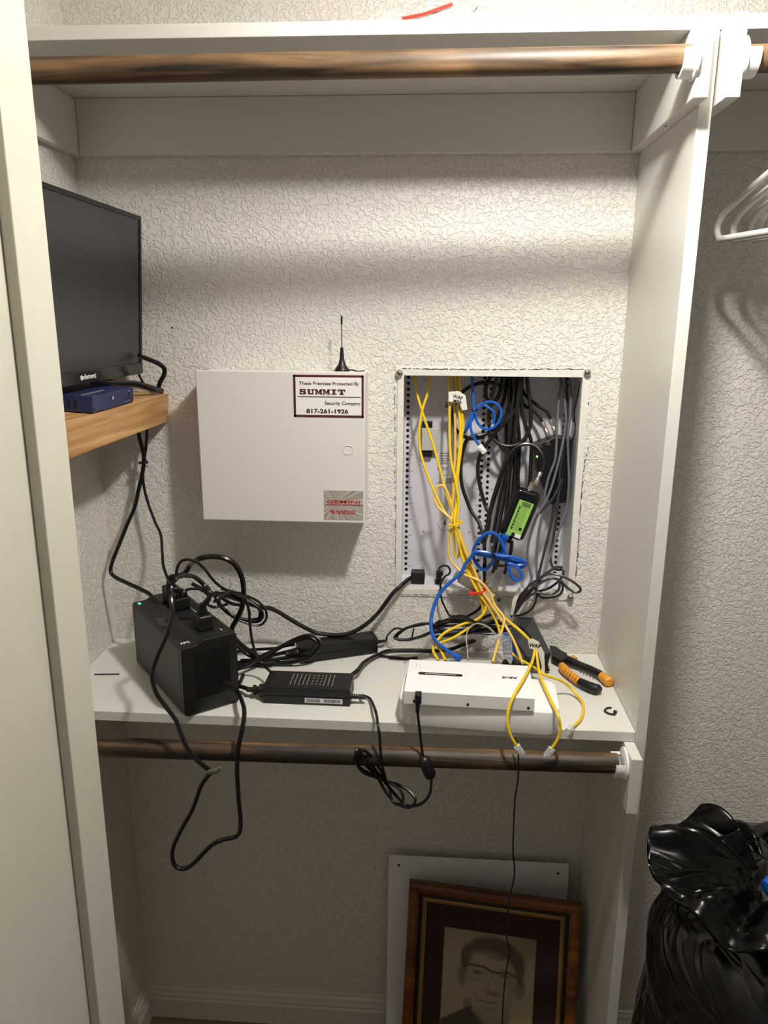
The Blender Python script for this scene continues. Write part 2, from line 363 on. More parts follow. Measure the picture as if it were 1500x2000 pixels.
def slab_word(dx, dz, m, y):
    mb = MB(); x0, z0 = sp(.085, .455); h = .0094; lw = (sp(.745, 0)[0]-x0)/6
    def bar(i, u0, u1, v0, v1): mb.box((x0+dx+lw*(i+u0), y, z0+dz+h*v0), (x0+dx+lw*(i+u1), y+.0002, z0+dz+h*v1))
    def poly(i, pts): mb.prism([Vector((x0+dx+lw*(i+u), y, z0+dz+h*v)) for u, v in pts], (0, .0002, 0))
    # S
    bar(0, .08, .78, .82, 1); bar(0, .06, .30, .5, .95); bar(0, .08, .78, .42, .6); bar(0, .54, .8, .05, .55); bar(0, .06, .76, 0, .18); bar(0, .66, .80, .66, 1); bar(0, .03, .17, 0, .34)
    # U
    bar(1, .02, .42, .84, 1); bar(1, .54, .92, .84, 1); bar(1, .10, .34, .1, .95); bar(1, .66, .80, .1, .95); bar(1, .16, .76, 0, .2)
    for i in (2, 3):
        bar(i, .0, .30, .84, 1); bar(i, .68, .97, .84, 1); bar(i, .0, .32, 0, .16); bar(i, .58, .97, 0, .16)
        bar(i, .10, .22, .1, .95); bar(i, .66, .88, .1, .95)
        poly(i, [(.12, 1), (.32, 1), (.52, .30), (.40, .12)]); poly(i, [(.66, 1), (.86, 1), (.50, .12), (.42, .30)])
    bar(4, .12, .80, .84, 1); bar(4, .12, .80, 0, .16); bar(4, .32, .60, .1, .9)
    bar(5, .0, .92, .82, 1); bar(5, .0, .12, .55, .95); bar(5, .80, .92, .55, .95); bar(5, .32, .60, .05, .9); bar(5, .18, .74, 0, .16)
    mb.build('lettering', m, st)
slab_word(.0007, -.0009, 'shadow_ink', yy+.0001); slab_word(0, 0, 'maroon', yy-.0001)
# foil sticker
f0, f1 = A(632.5, 957.5, Y=by), A(709.5, 1016, Y=by)
def foil_mat():
    m = bpy.data.materials.new('radial_foil'); m.use_nodes = True; nt = m.node_tree; b = nt.nodes['Principled BSDF']; N = nt.nodes.new; L = nt.links.new
    tc = N('ShaderNodeTexCoord'); mp = N('ShaderNodeMapping'); L(tc.outputs['Object'], mp.inputs[0])
    c = A(655, 984, Y=by); mp.inputs['Location'].default_value = (-c.x, 0, -c.z)
    mp.inputs['Rotation'].default_value = (0, 0, 0)
    sx = N('ShaderNodeSeparateXYZ'); L(mp.outputs[0], sx.inputs[0])
    at = N('ShaderNodeMath'); at.operation = 'ARCTAN2'; L(sx.outputs[2], at.inputs[0]); L(sx.outputs[0], at.inputs[1])
    n = N('ShaderNodeTexNoise'); n.noise_dimensions = '1D'; n.inputs['Scale'].default_value = 9; n.inputs['Detail'].default_value = 3; L(at.outputs[0], n.inputs['W'])
    r = N('ShaderNodeValToRGB'); r.color_ramp.elements[0].position = .35; r.color_ramp.elements[1].position = .7
    r.color_ramp.elements[0].color = srgb('8A8074'); r.color_ramp.elements[1].color = srgb('D8D2C6'); L(n.outputs['Fac'], r.inputs[0]); L(r.outputs[0], b.inputs['Base Color'])
    b.inputs['Metallic'].default_value = .25; b.inputs['Roughness'].default_value = .4; return m
fs = MB().box((f0.x, by-.0006, f1.z), (f1.x, by-.0001, f0.z)).build('sticker', foil_mat(), ap); fs['label'] = 'silver starburst sticker with red lettering'
FW, FH = f1.x-f0.x, f0.z-f1.z
def fp(u, v): return f0.x+FW*u, f0.z-FH*v
fit_text('lettering', 'GEMINI', 'red', fp(.07, 0)[0], fp(.92, 0)[0], fp(0, .43)[1], .0062, fs, .00015)
fit_text('lettering', 'PROFESSIONAL SECURITY SYSTEM', 'red', fp(.07, 0)[0], fp(.92, 0)[0], fp(0, .505)[1], .0024, fs, .00005)
fit_text('lettering', 'NAPCO', 'red', fp(.31, 0)[0], fp(.80, 0)[0], fp(0, .76)[1], .0052, fs, .0002)
mb = MB(); x, z = fp(.17, .785)
mb.prism([Vector((x+u*.0078, yy, z+v*.0068)) for u, v in ((0, .45), (0, 1), (1, 1), (1, .85), (.45, .85), (1, .3), (1, 0), (0, 0), (0, .15), (.55, .15))], (0, .0002, 0)); 
mb.box((fp(.31, 0)[0], yy, fp(0, .80)[1]), (fp(.80, 0)[0], yy+.0002, fp(0, .785)[1])); mb.build('emblem', 'red', fs)
# antenna
ab = A(671, 722, Y=-.05); ax_, ay_ = ab.x, -.05; az = bz1+.0001
an = empty('antenna', 'small black whip antenna on top of the alarm box', 'antenna', mtx=Matrix.Translation((ax_-.003, ay_, az-.003)))
MB().lathe([(.0145, 0), (.0148, .004), (.0125, .0075), (.0075, .014), (.0045, .024), (.0036, .036), (.0030, .046)], (0, 0, 0), (0, 0, 1), 28).build('magnetic_base', 'black', an, True)
MB().lathe([(.0010, .044), (.0008, .088), (.0016, .089), (.0019, .092), (.0019, .102), (.0012, .105)], (0, 0, 0), (0, 0, 1), 12).build('whip', 'black', an, True)
P = spline([Vector((.012, 0, .004)), Vector((.022, -.002, .004)), Vector((.030, -.006, .0018)), Vector((.038, .004, .0018)), Vector((.040, .030, .0018))], 6)
MB().tube(P, .0014, 8).build('lead', 'cord', an, True)

# ================================================================ WIRING CABINET
we = empty('wiring_cabinet', 'open white recessed wiring cabinet with punched back panel right of alarm box', 'cabinet', mtx=Matrix.Identity(4))
ED = .092
mb = MB(); t = .0012
mb.box((HX0-.002, ED, HZ0-.002), (HX1+.002, ED+t, HZ1+.012))
mb.box((HX0-.003, .0205, HZ0-.002), (HX0-.003+t, ED, HZ1+.012)); mb.box((HX1+.002, .0205, HZ0-.002), (HX1+.002+t, ED, HZ1+.012))
mb.box((HX0-.002, .0205, HZ0-.003), (HX1+.002, ED, HZ0-.003+t)); mb.box((HX0-.002, .0205, HZ1+.011), (HX1+.002, ED, HZ1+.011+t))
mb.build('cabinet_shell', 'enclosure', we)
mb = MB()
for cx_ in (.637, .7965, .8105, .9665):
    z = .572
    while z > .148:
        o = (cx_, ED-.0005, z + (.0035 if cx_ == .8105 else 0)); mb.lathe([(.0036, 0), (.0036, .0004)], o, (0, 1, 0), 8); z -= .01245
for (px, py) in ((832, 741), (927, 741), (1073, 741), (827, 1038), (916, 1040), (826, 1109)):
    o = A(px, py, Y=ED-.0005); mb.lathe([(.0014, 0), (.0014, .0003)], o, (0, 1, 0), 8)
ph = mb.build('punched_holes', 'hole', we); ph['kind'] = 'stuff'
mb = MB()
for i in range(11):
    z = .515-.036*i
    for x0, x1 in ((.642, .649), (.785, .792), (.817, .824)): mb.box((x0, ED-.0004, z), (x1, ED-.0001, z+.0006))
def blk(px, py, n, wd, g=5):
    for i in range(n):
        p = A(px, py+g*i, Y=ED-.0004); xx = p.x; end = p.x+wd*(.75+.25*random.random())
        while xx < end:
            l = .0025+.004*random.random(); mb.box((xx, ED-.0004, p.z), (min(xx+l, end), ED-.0001, p.z+.0014)); xx += l+.0009
blk(859, 886, 2, .027); blk(862, 896, 4, .018, 3.4); blk(854, 914, 2, .026, 4); blk(872, 936, 3, .018, 3.5)
p = A(864, 940, Y=ED-.0004); P = [p+Vector((.0045*math.cos(a*PI/8), 0, .0045*math.sin(a*PI/8))) for a in range(17)]; mb.tube(P, .0003, 4, False)
for a, b in (((858, 928), (858, 943)), ((852, 943), (880, 943)), ((858, 928), (875, 928)), ((1062, 1143), (1083, 1142))):
    mb.tube([A(*a, Y=ED-.0004), A(*b, Y=ED-.0004)], .0003, 4)
mb.build('printed_instructions', 'ink', we)['kind'] = 'stuff'
for px, py in ((872, 792), (869, 1021), (1023, 786)):
    o = A(px, py, Y=ED-.0008); MB().tube([o+Vector((.0150*math.cos(q_), 0, .0150*math.sin(q_))) for q_ in [2*PI*k/32 for k in range(33)]], .0013, 8).build('knockout_boss', 'enclosure', we, True)
    MB().lathe([(.0030, 0), (.0030, .0005)], o+Vector((0, -.0002, -.002)), (0, 1, 0), 14).box(o+Vector((-.0013, -.0002, 0)), o+Vector((.0013, .0003, .007))).build('keyhole', 'strap', we)
for px, py in ((1123, 820), (1106, 1045)):
    o = A(px, py, Y=ED-.03 if py < 900 else ED-.003); MB().box(o+Vector((-.004, 0, -.005)), o+Vector((.005, .003, .005)), .0006).build('cable_clip', 'black', we)
# painted flange lip round the opening with its ragged cut line
mb = MB(); f = .017; y0 = -.0022
mb.box((HX0-f, y0, HZ1), (HX1+f*.5, -.0002, HZ1+f), .0008); mb.box((HX0-f*.15, y0, HZ0-f), (HX1+f*.5, -.0002, HZ0), .0008)
mb.box((HX0-f*.75, y0, HZ0), (HX0, -.0002, HZ1), .0008); mb.box((HX1, y0, HZ0), (HX1+f*.8, -.0002, HZ1), .0008)
mb.build('flange', mat('flange_paint', 'D9D5CD', .5, bump=(110, .0012)), we)
def ragged(name, pts, wd, gap):
    mb = MB(); rr = random.Random(len(pts)*17+int(pts[0][0]))
    for (a, b) in zip(pts, pts[1:]):
        p, q = A(*a, Y=-.0026), A(*b, Y=-.0026); L_ = (q-p).length; n = max(2, int(L_/.004)); d = (q-p)/n; nr = Vector((-d.z, 0, d.x)).normalized()
        prev = p
        for i in range(n):
            nx = p+d*(i+1)+nr*rr.uniform(-1, 1)*.0009
            if rr.random() > gap:
                w_ = wd*rr.uniform(.3, 1.1); mb.prism([prev-nr*w_/2, nx-nr*w_/2, nx+nr*w_/2, prev+nr*w_/2], (0, .0008, 0))
            prev = nx
    o = mb.build(name, 'crack', we); o['kind'] = 'stuff'; return o
ragged('cut_line', [(786, 720), (940, 722), (1060, 721), (1140, 721)], .0021, .08)
ragged('cut_line', [(771, 745), (772, 930), (773, 1050), (772, 1110)], .0009, .45)
ragged('cut_line', [(1149, 870), (1140, 920), (1135, 975), (1130, 1060), (1125, 1125)], .0019, .25)
ragged('cut_line', [(783, 1161), (850, 1162), (935, 1163), (1030, 1168), (1110, 1172)], .0013, .2)
def wall_screw(px, py, label):
    p = A(px, py, Y=-.004); e = empty('cover_screw', label, 'screw', 'screws at the cabinet corners', mtx=Matrix.Translation(p))
    MB().lathe([(.0035, .004), (.0035, .0), (.0070, -.001), (.0070, -.0035), (.005, -.0065), (.002, -.0078)], (0, 0, 0), (0, 1, 0), 20).build('screw_head', 'metal', e, True)
    MB().box((-.0045, -.0082, -.0006), (.0045, -.0074, .0006)).box((-.0006, -.0082, -.0045), (.0006, -.0074, .0045)).build('cross_slot', 'hole', e)
wall_screw(780, 729, 'shiny screw at the upper left corner of the wiring cabinet')
wall_screw(1147, 728, 'shiny screw at the upper right corner of the wiring cabinet')
wall_screw(1114, 1166, 'shiny screw at the lower right corner of the wiring cabinet')

# small grey module on velcro, left part of cabinet
gm = empty('cable_module', 'small grey plate on a black bracket in the upper left of the cabinet', 'bracket')
a, b = A(822, 822, Y=.086), A(845, 892, Y=.086)
MB().box((a.x+.003, .080, b.z), (b.x-.002, ED-.0005, a.z), .001).build('bracket', 'black', gm)
a, b = A(824, 836, Y=.077), A(857, 880, Y=.077); MB().box((a.x, .074, b.z), (b.x, .0798, a.z), .0015).build('cover_plate', 'grey_plate', gm)

# black moca adapter standing on the right of the cabinet
ma = empty('coax_adapter', 'black adapter box with green light inside the cabinet at right', 'adapter')
q = [A(1040, 870, Y=.045), A(1084, 853, Y=.045), A(1120, 853, Y=.06), A(1118, 977, Y=.06), A(1076, 985, Y=.045), A(1052, 930, Y=.045)]
for v in q: v.x = min(v.x, HX1-.003)
MB().prism([Vector((v.x, .040, v.z)) for v in q], (0, .04, 0), .002).build('body', 'black', ma)
mb = MB(); 
p = A(1049, 892, Y=.0385); mb.lathe([(.0021, 0), (.0021, .001)], p, (0, 1, 0), 10); mb.build('indicator_light', 'led2', ma)
mb = MB()
for (px, py) in ((1051, 867), (1067, 862)):
    for i in range(3): p = A(px, py+3*i, Y=.0385); mb.box(p, p+Vector((.006+.001*i, .0008, .0007)))
mb.build('printed_marks', 'label_grey', ma)
p = A(1078, 852, Y=.048)
def fconn(name, p, q, parent, m='brass', r=.0048):
    p, q = Vector(p), Vector(q); d = q-p; L_ = d.length
    return MB().lathe([(r*.7, 0), (r, L_*.03), (r, L_*.30), (r*.72, L_*.33), (r*.66, L_*.45), (r*.95, L_*.5), (r*.95, L_*.95), (r*.7, L_)], p, d, 14).build(name, m, parent, True)

# ================================================================ CABLES INSIDE THE CABINET
def plug(p, d, parent, m='clear', up=(0, -1, 0)):
    """modular ethernet plug"""
    p = Vector(p); d = Vector(d).normalized(); mt = frame_mtx(p, d, up)
    mb = MB().box((-.002, -.004, -.0055), (.017, .004, .0055), .0008, mt); mb.box((.002, .004, -.0025), (.012, .0058, .0025), 0, mt)
    o = mb.build('plug', m, parent)
    mb = MB()
    for i in range(8): mb.box((.009, -.0043, -.0044+.0012*i), (.0165, -.0038, -.0038+.0012*i), 0, mt)
    mb.build('contacts', 'brass', o); return o
Yc = .03; yr = .0027
ytop = HZ1+.008
yel = []
def ycable(pts, label, m='yellow', end=None, group=None):
    o, P = cable('network_cable', pts, yr, m, label, 'cable', 'yellow network cables')
    if end: plug(P[-1], P[-1]-P[-3], o)
    yel.append(o); return o
ycable([(808, 728, .05), (815, 770, .04), (828, 815, .03), (845, 865, .02), (862, 925, .005), (872, 965, -.008), (884, 1000, -.018), (889, 1022, -.026), (905, 1073, -.036), (921, 1113, -.046), (935, 1152, -.056),
        (949, 1186, -.075), (933, 1209, -.085), (901, 1220, -.10), (866, 1238, -.12), (846, 1266, -.15), (856, 1290, -.185)], 'yellow network cable starting farthest left at the cabinet top')
ycable([(841, 728, .05), (835, 768, .038), (825, 800, .03), (819, 835, .024), (820, 875, .016), (827, 905, .008), (840, 940, -.002), (855, 975, -.012), (870, 1002, -.02), (885, 1023, -.03), (902, 1075, -.041), (917, 1115, -.05), (931, 1153, -.060),
        (944, 1195, -.07), (926, 1218, -.083), (888, 1244, -.105), (856, 1258, -.14), (862, 1272, -.165), (870, 1290, -.186)], 'yellow network cable crossing the first one below the cabinet top, ending beside it')
ycable([(877, 728, .05), (878, 785, .038), (878, 850, .026), (881, 900, .012), (890, 940, -.004), (896, 985, -.018), (893, 1021, -.027), (910, 1075, -.037), (926, 1114, -.047), (938, 1152, -.056),
        (960, 1180, -.07), (985, 1206, -.085), (1012, 1228, -.10), (1030, 1246, -.12), (1043, 1264, -.145), (1040, 1290, 'z', .078), (1025, 1322, 'z', .078), (1008, 1350, 'z', .078), (994, 1382, -.352), (991, 1412, -.362), (998, 1438, -.366), (1010, 1458, -.366)],
       'yellow network cable curving over the white router, its clear plug hanging lower left', end=1)
ycable([(890, 728, .056), (895, 785, .045), (899, 830, .03), (897, 880, .018), (893, 920, .004), (886, 960, -.006), (883, 1000, -.018), (888, 1024, -.034), (907, 1078, -.045), (924, 1117, -.055), (937, 1154, -.065),
        (963, 1184, -.078), (988, 1209, -.093), (1015, 1232, -.105), (1034, 1250, -.126), (1046, 1266, -.15), (1054, 1316, 'z', .056), (1072, 1360, 'z', .052), (1088, 1393, -.352), (1094, 1420, -.360), (1090, 1442, -.362), (1077, 1463, -.362)],
       'yellow network cable over the router right corner, its clear plug hanging lowest', end=1)
ycable([(897, 728, .05), (901, 790, .038), (904, 835, .03), (900, 880, .016), (894, 930, .002), (892, 980, -.01), (888, 1022, -.040), (899, 1075, -.048), (913, 1116, -.058), (933, 1155, -.068),
        (955, 1187, -.078), (971, 1218, -.09), (981, 1250, -.11), (1003, 1279, 'z', .058), (1042, 1303, 'z', .054), (1067, 1319, 'z', .050), (1100, 1332, 'z', .03), (1120, 1350, 'z', .012), (1139, 1375, 'z', .004), (1135, 1402, 'z', .004), (1116, 1422, 'z', .006)],
       'yellow network cable arching right over the bare shelf, plug at shelf edge', end=1)
ycable([(884, 728, .062), (888, 800, .05), (889, 880, .03), (885, 950, .004), (882, 1000, -.012), (881, 1026, -.03), (876, 1058, -.035), (879, 1090, -.042), (903, 1119, -.056), (935, 1134, -.067), (955, 1155, -.074), (967, 1183, -.085), (984, 1206, -.10), (981, 1228, -.118), (973, 1254, -.145), (962, 1294, -.197)],
       'pale yellow cable swinging wide left below the yellow tie, then to the router middle', 'pale_yellow')
ycable([(893, 1018, -.024), (886, 1000, -.02), (880, 978, -.014), (868, 951, -.006), (856, 950, -.004), (850, 962, -.006), (852, 985, -.014), (870, 1004, -.022), (890, 1024, -.032), (910, 1080, -.050), (928, 1118, -.06), (940, 1152, -.071), (958, 1178, -.082), (987, 1222, -.105), (1006, 1257, -.14), (1021, 1296, -.20)],
       'pale yellow cable with a small arch loop just above the yellow tie', 'pale_yellow')
ycable([(883, 1030, -.036), (887, 1060, -.034), (889, 1083, -.034), (893, 1088, -.036), (897, 1080, -.038), (895, 1050, -.04), (890, 1028, -.046)], 'short doubled yellow loop hanging just below the yellow tie')
# crossing coil above the first tie
mb = MB(); c0 = A(888, 1023, Y=-.034); P = [c0+Vector((.0125*math.cos(a), .011*math.sin(a), .0035*math.cos(a))) for a in [2*PI*k/24 for k in range(25)]]
tie1 = mb.tube(P, .0018, 6).box(c0+Vector((.010, -.006, .002)), c0+Vector((.016, -.001, .0085)), .0008).build('cable_tie', 'yellow', None, True); tag(tie1, 'yellow tie round the yellow cables in front of the cabinet', 'cable tie')
mb = MB(); c0 = A(935, 1154, Y=-.064); P = [c0+Vector((.0135*math.cos(a), .012*math.sin(a), .0035*math.cos(a))) for a in [2*PI*k/24 for k in range(25)]]
tie2 = mb.tube(P, .0022, 6).box(c0+Vector((-.021, -.012, -.006)), c0+Vector((-.006, -.008, .001)), .001).build('cable_tie', 'redplastic', None, True); tag(tie2, 'red tie round the yellow cables below the cabinet', 'cable tie')
# paper flags
def flag(name, pts, Ys, label, wr=None):
    P = [A(x, y, Y=yv) for (x, y), yv in zip(pts, Ys)]; mb = MB(); mb.prism(P, (0, -.0006, 0)); o = mb.build(name, 'paper'); tag(o, label, 'label'); return o
pf = flag('paper_flag', [(876, 765), (896, 764), (909, 772), (913, 800), (903, 801), (897, 787), (876, 784)], [.026]*7, 'folded paper flag with black handwriting on the upper yellow cables')
pm = frame_mtx(A(884, 776, Y=.0248), (1, 0, -.25), (0, 0, 1))
text('handwriting', 'WAP', .009, 'ink', pm, pf, off=.0002); text('handwriting', 'MBR', .009, 'ink', pm @ Matrix.Translation((.003, -.009, 0)), pf, off=.0002)
pf2 = flag('paper_flag', [(1031, 1250), (1040, 1247), (1052, 1253), (1063, 1275), (1064, 1310), (1062, 1332), (1055, 1330), (1058, 1300), (1050, 1270), (1034, 1266)], [-.158]*10, 'curled paper flag with handwriting on the yellow cables above the router')
text('handwriting', 'WAP', .010, 'ink', frame_mtx(A(1033, 1262, Y=-.1595), (1, 0, -.15), (0, 0, 1)), pf2, off=.0002)

# blue cables
o, P = cable('network_cable', [(921, 728, .045), (924, 770, .035), (927, 800, .026), (945, 787, .022), (965, 786, .018), (978, 800, .014), (976, 820, .012), (962, 836, .012), (945, 837, .014), (932, 824, .016), (926, 803, .017), (916, 822, .012), (909, 840, .010), (916, 828, .006), (923, 812, .006), (919, 830, .004), (924, 852, .002), (937, 871, 0)],
     .0028, 'blue', 'blue network cable coiled once at the cabinet top with a white plug')
plug(P[-1], P[-1]-P[-3], o, 'white')
o, P = cable('network_cable', [(925, 815, .03), (912, 838, .028), (907, 845, .026), (915, 832, .024), (925, 812, .022), (938, 790, .024), (960, 800, .02), (966, 815, .02), (962, 828, .02)], .0026, 'blue', 'short blue cable end tucked inside the upper blue coil')
c0 = A(926, 801, Y=.018)
tag(MB().tube([c0+Vector((.006*math.cos(a), .006*math.sin(a), .001)) for a in [2*PI*k/16 for k in range(17)]], .0011, 6).tube([c0, c0+Vector((.008, -.008, .004))], .0008, 5).build('cable_tie', 'cord', None, True), 'tiny black tie on the upper blue coil', 'cable tie')
o, P = cable('network_cable', [(986, 1050, -.05), (984, 1068, -.05), (976, 1084, -.052), (958, 1103, -.05), (945, 1113, -.048), (930, 1100, -.05), (924, 1080, -.052), (933, 1057, -.056), (951, 1042, -.060), (966, 1042, -.062), (978, 1056, -.062), (987, 1080, -.062), (991, 1102, -.064), (1000, 1127, -.066), (1012, 1133, -.068), (1019, 1122, -.068), (1008, 1106, -.066), (994, 1100, -.064), (1010, 1104, -.062), (1025, 1101, -.062), (1020, 1094, -.064), (1000, 1088, -.068), (974, 1085, -.070), (951, 1079, -.070), (928, 1078, -.068), (920, 1088, -.068), (910, 1100, -.068), (899, 1120, -.07), (873, 1143, -.078), (856, 1164, -.085), (847, 1186, -.095), (842, 1210, -.11), (843, 1233, -.13), (853, 1254, -.152), (873, 1270, -.176), (886, 1279, -.19)],
     .0036, 'blue', 'thick blue cable knotted below the green label, ending in the router')
mb = MB(); d = (P[-1]-P[-3]).normalized(); mb.tube([P[-1]-d*.002, P[-1]+d*.006, P[-1]+d*.016], [.0040, .0062, .0066], 8); mb.build('plug', 'blue', o)
mb = MB(); mb.tube([P[0]+Vector((.001, 0, .006)), P[0], P[0]-Vector((.003, 0, .012))], [.0085, .008, .004], 8); mb.build('boot', 'blue', o)
for pts, lab in (([(922, 1080, -.058), (951, 1086, -.06), (974, 1091, -.062), (1002, 1096, -.056), (1026, 1102, -.05), (1015, 1108, -.048), (990, 1100, -.046)], 'blue cable turn lying across the knot, right end rounded'),):
    cable('network_cable', pts, .0034, 'blue', lab)
c0 = A(968, 1090, Y=-.066)
tag(MB().tube(spline([c0+Vector((-.008, 0, .024)), c0+Vector((-.006, -.009, .012)), c0+Vector((0, -.012, 0)), c0+Vector((.002, -.008, -.012)), c0+Vector((.02, -.004, -.014)), c0+Vector((.022, .006, -.010))], 6), .0028, 8).build('cable_tie', 'cord', None, True), 'black strap wound round the blue cable knot', 'cable tie')

# black coax cables
coax_l = []
def cx(pts, label, r=.0039, m='coax', conn=None):
    o, P = cable('coax_cable', pts, r, m, label, 'cable', 'black coax cables in the wiring cabinet')
    if conn: fconn('connector', P[-1]-(P[-1]-P[-3]).normalized()*.004, P[-1]+(P[-1]-P[-3]).normalized()*conn, o)
    return o
cx([(1012, 728, .07), (991, 757, .06), (968, 749, .055), (945, 747, .055), (922, 753, .055), (902, 767, .055), (889, 787, .056), (884, 812, .056), (890, 838, .056), (910, 854, .056), (933, 856, .055), (956, 843, .056), (979, 824, .06), (1000, 790, .064), (1008, 750, .07), (1008, 728, .07)], 'black coax cable forming the widest round loop behind the blue coil')
cx([(974, 728, .05), (962, 769, .045), (956, 797, .04), (955, 832, .036), (962, 855, .032), (979, 869, .028), (1002, 871, .026), (1022, 860, .028), (1034, 838, .03), (1037, 812, .034), (1034, 780, .04), (1028, 728, .05)], 'black coax cable hanging in a U below the blue coil')
cx([(1014, 728, .06), (1008, 783, .05), (985, 820, .045), (951, 846, .042), (916, 856, .04), (905, 878, .038), (900, 912, .034), (902, 947, .028), (913, 981, .02), (922, 1001, .012), (935, 1020, 0), (944, 1050, -.018), (947, 1085, -.034), (946, 1125, -.045)], 'leftmost black coax cable in the cabinet, bowed to the left', .0038)
cx([(1021, 728, .055), (1011, 790, .042), (991, 820, .034), (962, 852, .03), (939, 886, .026), (933, 918, .022), (938, 952, .018), (947, 985, .01), (955, 1003, 0), (954, 1030, -.012), (947, 1055, -.025)], 'second black coax cable from left, bowed beside the double hole columns', .0040)
cx([(1008, 728, .05), (1006, 757, .045), (998, 815, .036), (993, 872, .028), (979, 929, .016), (962, 985, 0), (952, 1025, -.02), (940, 1062, -.035)], 'straight black coax cable slanting down left from the main bunch')
cx([(1016, 728, .045), (1012, 772, .036), (1007, 829, .03), (1000, 883, .026), (995, 929, .02), (990, 987, .008), (984, 1040, -.01)], 'black coax cable at the centre of the main bunch', .0040)
cx([(1017, 728, .06), (1019, 797, .045), (1027, 832, .036), (1037, 860, .034), (1037, 900, .034), (1034, 944, .03), (1024, 985, .02)], 'black coax cable descending right beside the adapter box')
cx([(952, 1020, -.02), (962, 978, -.006), (979, 924, .002), (991, 895, .006), (1008, 874, .008), (1028, 867, .008), (1047, 873, .006), (1059, 889, 0), (1061, 908, -.006), (1054, 926, -.014)], 'black coax cable arching over into the green labelled device', .0038, conn=.024)
cx([(1013, 728, .075), (1024, 768, .07), (1051, 793, .06), (1068, 804, .056), (1076, 822, .052)], 'black coax cable screwed to the right port of the adapter box', .0036, conn=.030)
cx([(1009, 728, .078), (1019, 785, .072), (1040, 800, .062), (1053, 813, .056), (1060, 827, .052)], 'black coax cable screwed to the left port of the adapter box', .0036, conn=.030)
cx([(998, 728, .066), (995, 770, .06), (999, 830, .05), (996, 900, .04), (987, 960, .026), (978, 1010, .004), (968, 1060, -.02), (963, 1098, -.036)], 'black coax cable behind the main bunch, reaching the blue knot')
cx([(990, 728, .072), (985, 775, .066), (972, 815, .06), (968, 850, .058), (984, 880, .05), (1008, 900, .044), (1010, 950, .034), (1000, 1000, .018), (990, 1040, 0)], 'black coax cable hidden deepest in the bunch, bending right', .0038)
cx([(1003, 728, .056), (1004, 800, .046), (1003, 860, .038), (1005, 920, .032), (998, 985, .018), (985, 1035, -.004), (974, 1085, -.03), (968, 1112, -.04)], 'black coax cable running almost straight down the bunch', .0040)
cx([(962, 728, .06), (950, 752, .055), (949, 775, .052), (960, 788, .05), (975, 770, .052), (982, 728, .06)], 'short black cable hooked in a tight U at the cabinet top', .0040)
cx([(1000, 1056, -.04), (998, 1076, -.042), (991, 1103, -.046), (984, 1124, -.05)], 'short black coax cable under the device, screwed to the splitter', .0036, conn=.022)
cx([(974, 1044, -.04), (969, 1064, -.044), (966, 1084, -.046), (966, 1108, -.048), (960, 1122, -.05)], 'short black coax cable from blue knot to the splitter', .0036, conn=.020)
cx([(945, 1100, -.04), (946, 1130, -.042), (945, 1160, -.03), (938, 1186, -.02), (920, 1200, -.02), (900, 1208, -.024)], 'black cable running from the cabinet bottom to the cord heap', .003)
cx([(1006, 728, .082), (1001, 760, .08), (1003, 820, .07), (1008, 880, .06), (1012, 940, .05), (1010, 990, .03), (998, 1030, .01)], 'black coax cable at the back of the bunch, straight beside the adapter box')
cx([(994, 728, .078), (996, 770, .074), (1006, 800, .066), (1014, 850, .06), (1013, 910, .05), (1006, 960, .036), (992, 1010, .014)], 'black coax cable at the back of the bunch, crossing to the right')
cx([(1017, 728, .07), (1006, 765, .064), (992, 800, .06), (988, 850, .056), (990, 910, .046), (978, 965, .03), (968, 1020, .006), (960, 1060, -.016)], 'black coax cable at the back of the bunch, crossing to the left')
# grey cables on the right
def gy(pts, label, m='grey_cord', r=.0026): return cable('grey_cable', pts, r, m, label, 'cable', 'grey cables in the wiring cabinet')[0]
gy([(1091, 728, .06), (1095, 750, .055), (1092, 775, .05), (1088, 828, .036), (1087, 860, .03), (1084, 898, .022), (1073, 928, .014), (1066, 955, .008), (1062, 978, .004), (1061, 1000, 0), (1056, 1018, -.004), (1050, 1060, -.012), (1048, 1090, -.018), (1048, 1115, -.026), (1049, 1133, -.03), (1040, 1146, -.034), (1022, 1168, -.036), (1006, 1194, -.034)], 'leftmost grey cable hanging down the cabinet right side', 'silver_cord')
gy([(1097, 728, .056), (1101, 758, .05), (1104, 793, .044), (1105, 828, .036), (1096, 880, .024), (1085, 925, .014), (1072, 965, .004), (1050, 1007, -.008), (1041, 1030, -.012), (1032, 1062, -.016), (1030, 1092, -.02), (1035, 1113, -.024), (1038, 1130, -.028), (1030, 1148, -.034), (1012, 1172, -.037), (1001, 1197, -.036)], 'second grey cable, bowed left under the adapter box', 'silver_cord')
gy([(1112, 740, .05), (1115, 772, .045), (1114, 800, .04), (1112, 828, .036), (1109, 856, .032), (1110, 900, .028), (1111, 940, .022), (1107, 990, .014), (1097, 1020, .008), (1085, 1055, 0), (1075, 1085, -.008), (1066, 1110, -.02), (1058, 1130, -.03), (1040, 1152, -.038), (1020, 1172, -.04), (1002, 1200, -.038)], 'rightmost grey cable hanging down the cabinet right side', 'silver_cord')
gy([(1104, 728, .06), (1108, 772, .055), (1107, 814, .05), (1101, 870, .04), (1093, 926, .03), (1090, 980, .02), (1086, 1020, .012), (1079, 1060, .004), (1075, 1088, -.006), (1080, 1108, -.014), (1092, 1113, -.02), (1099, 1112, -.024), (1100, 1122, -.028), (1090, 1136, -.03), (1070, 1150, -.032), (1050, 1156, -.034), (1020, 1172, -.036), (1004, 1198, -.036)], 'grey cable with a small hook near the lower right corner')
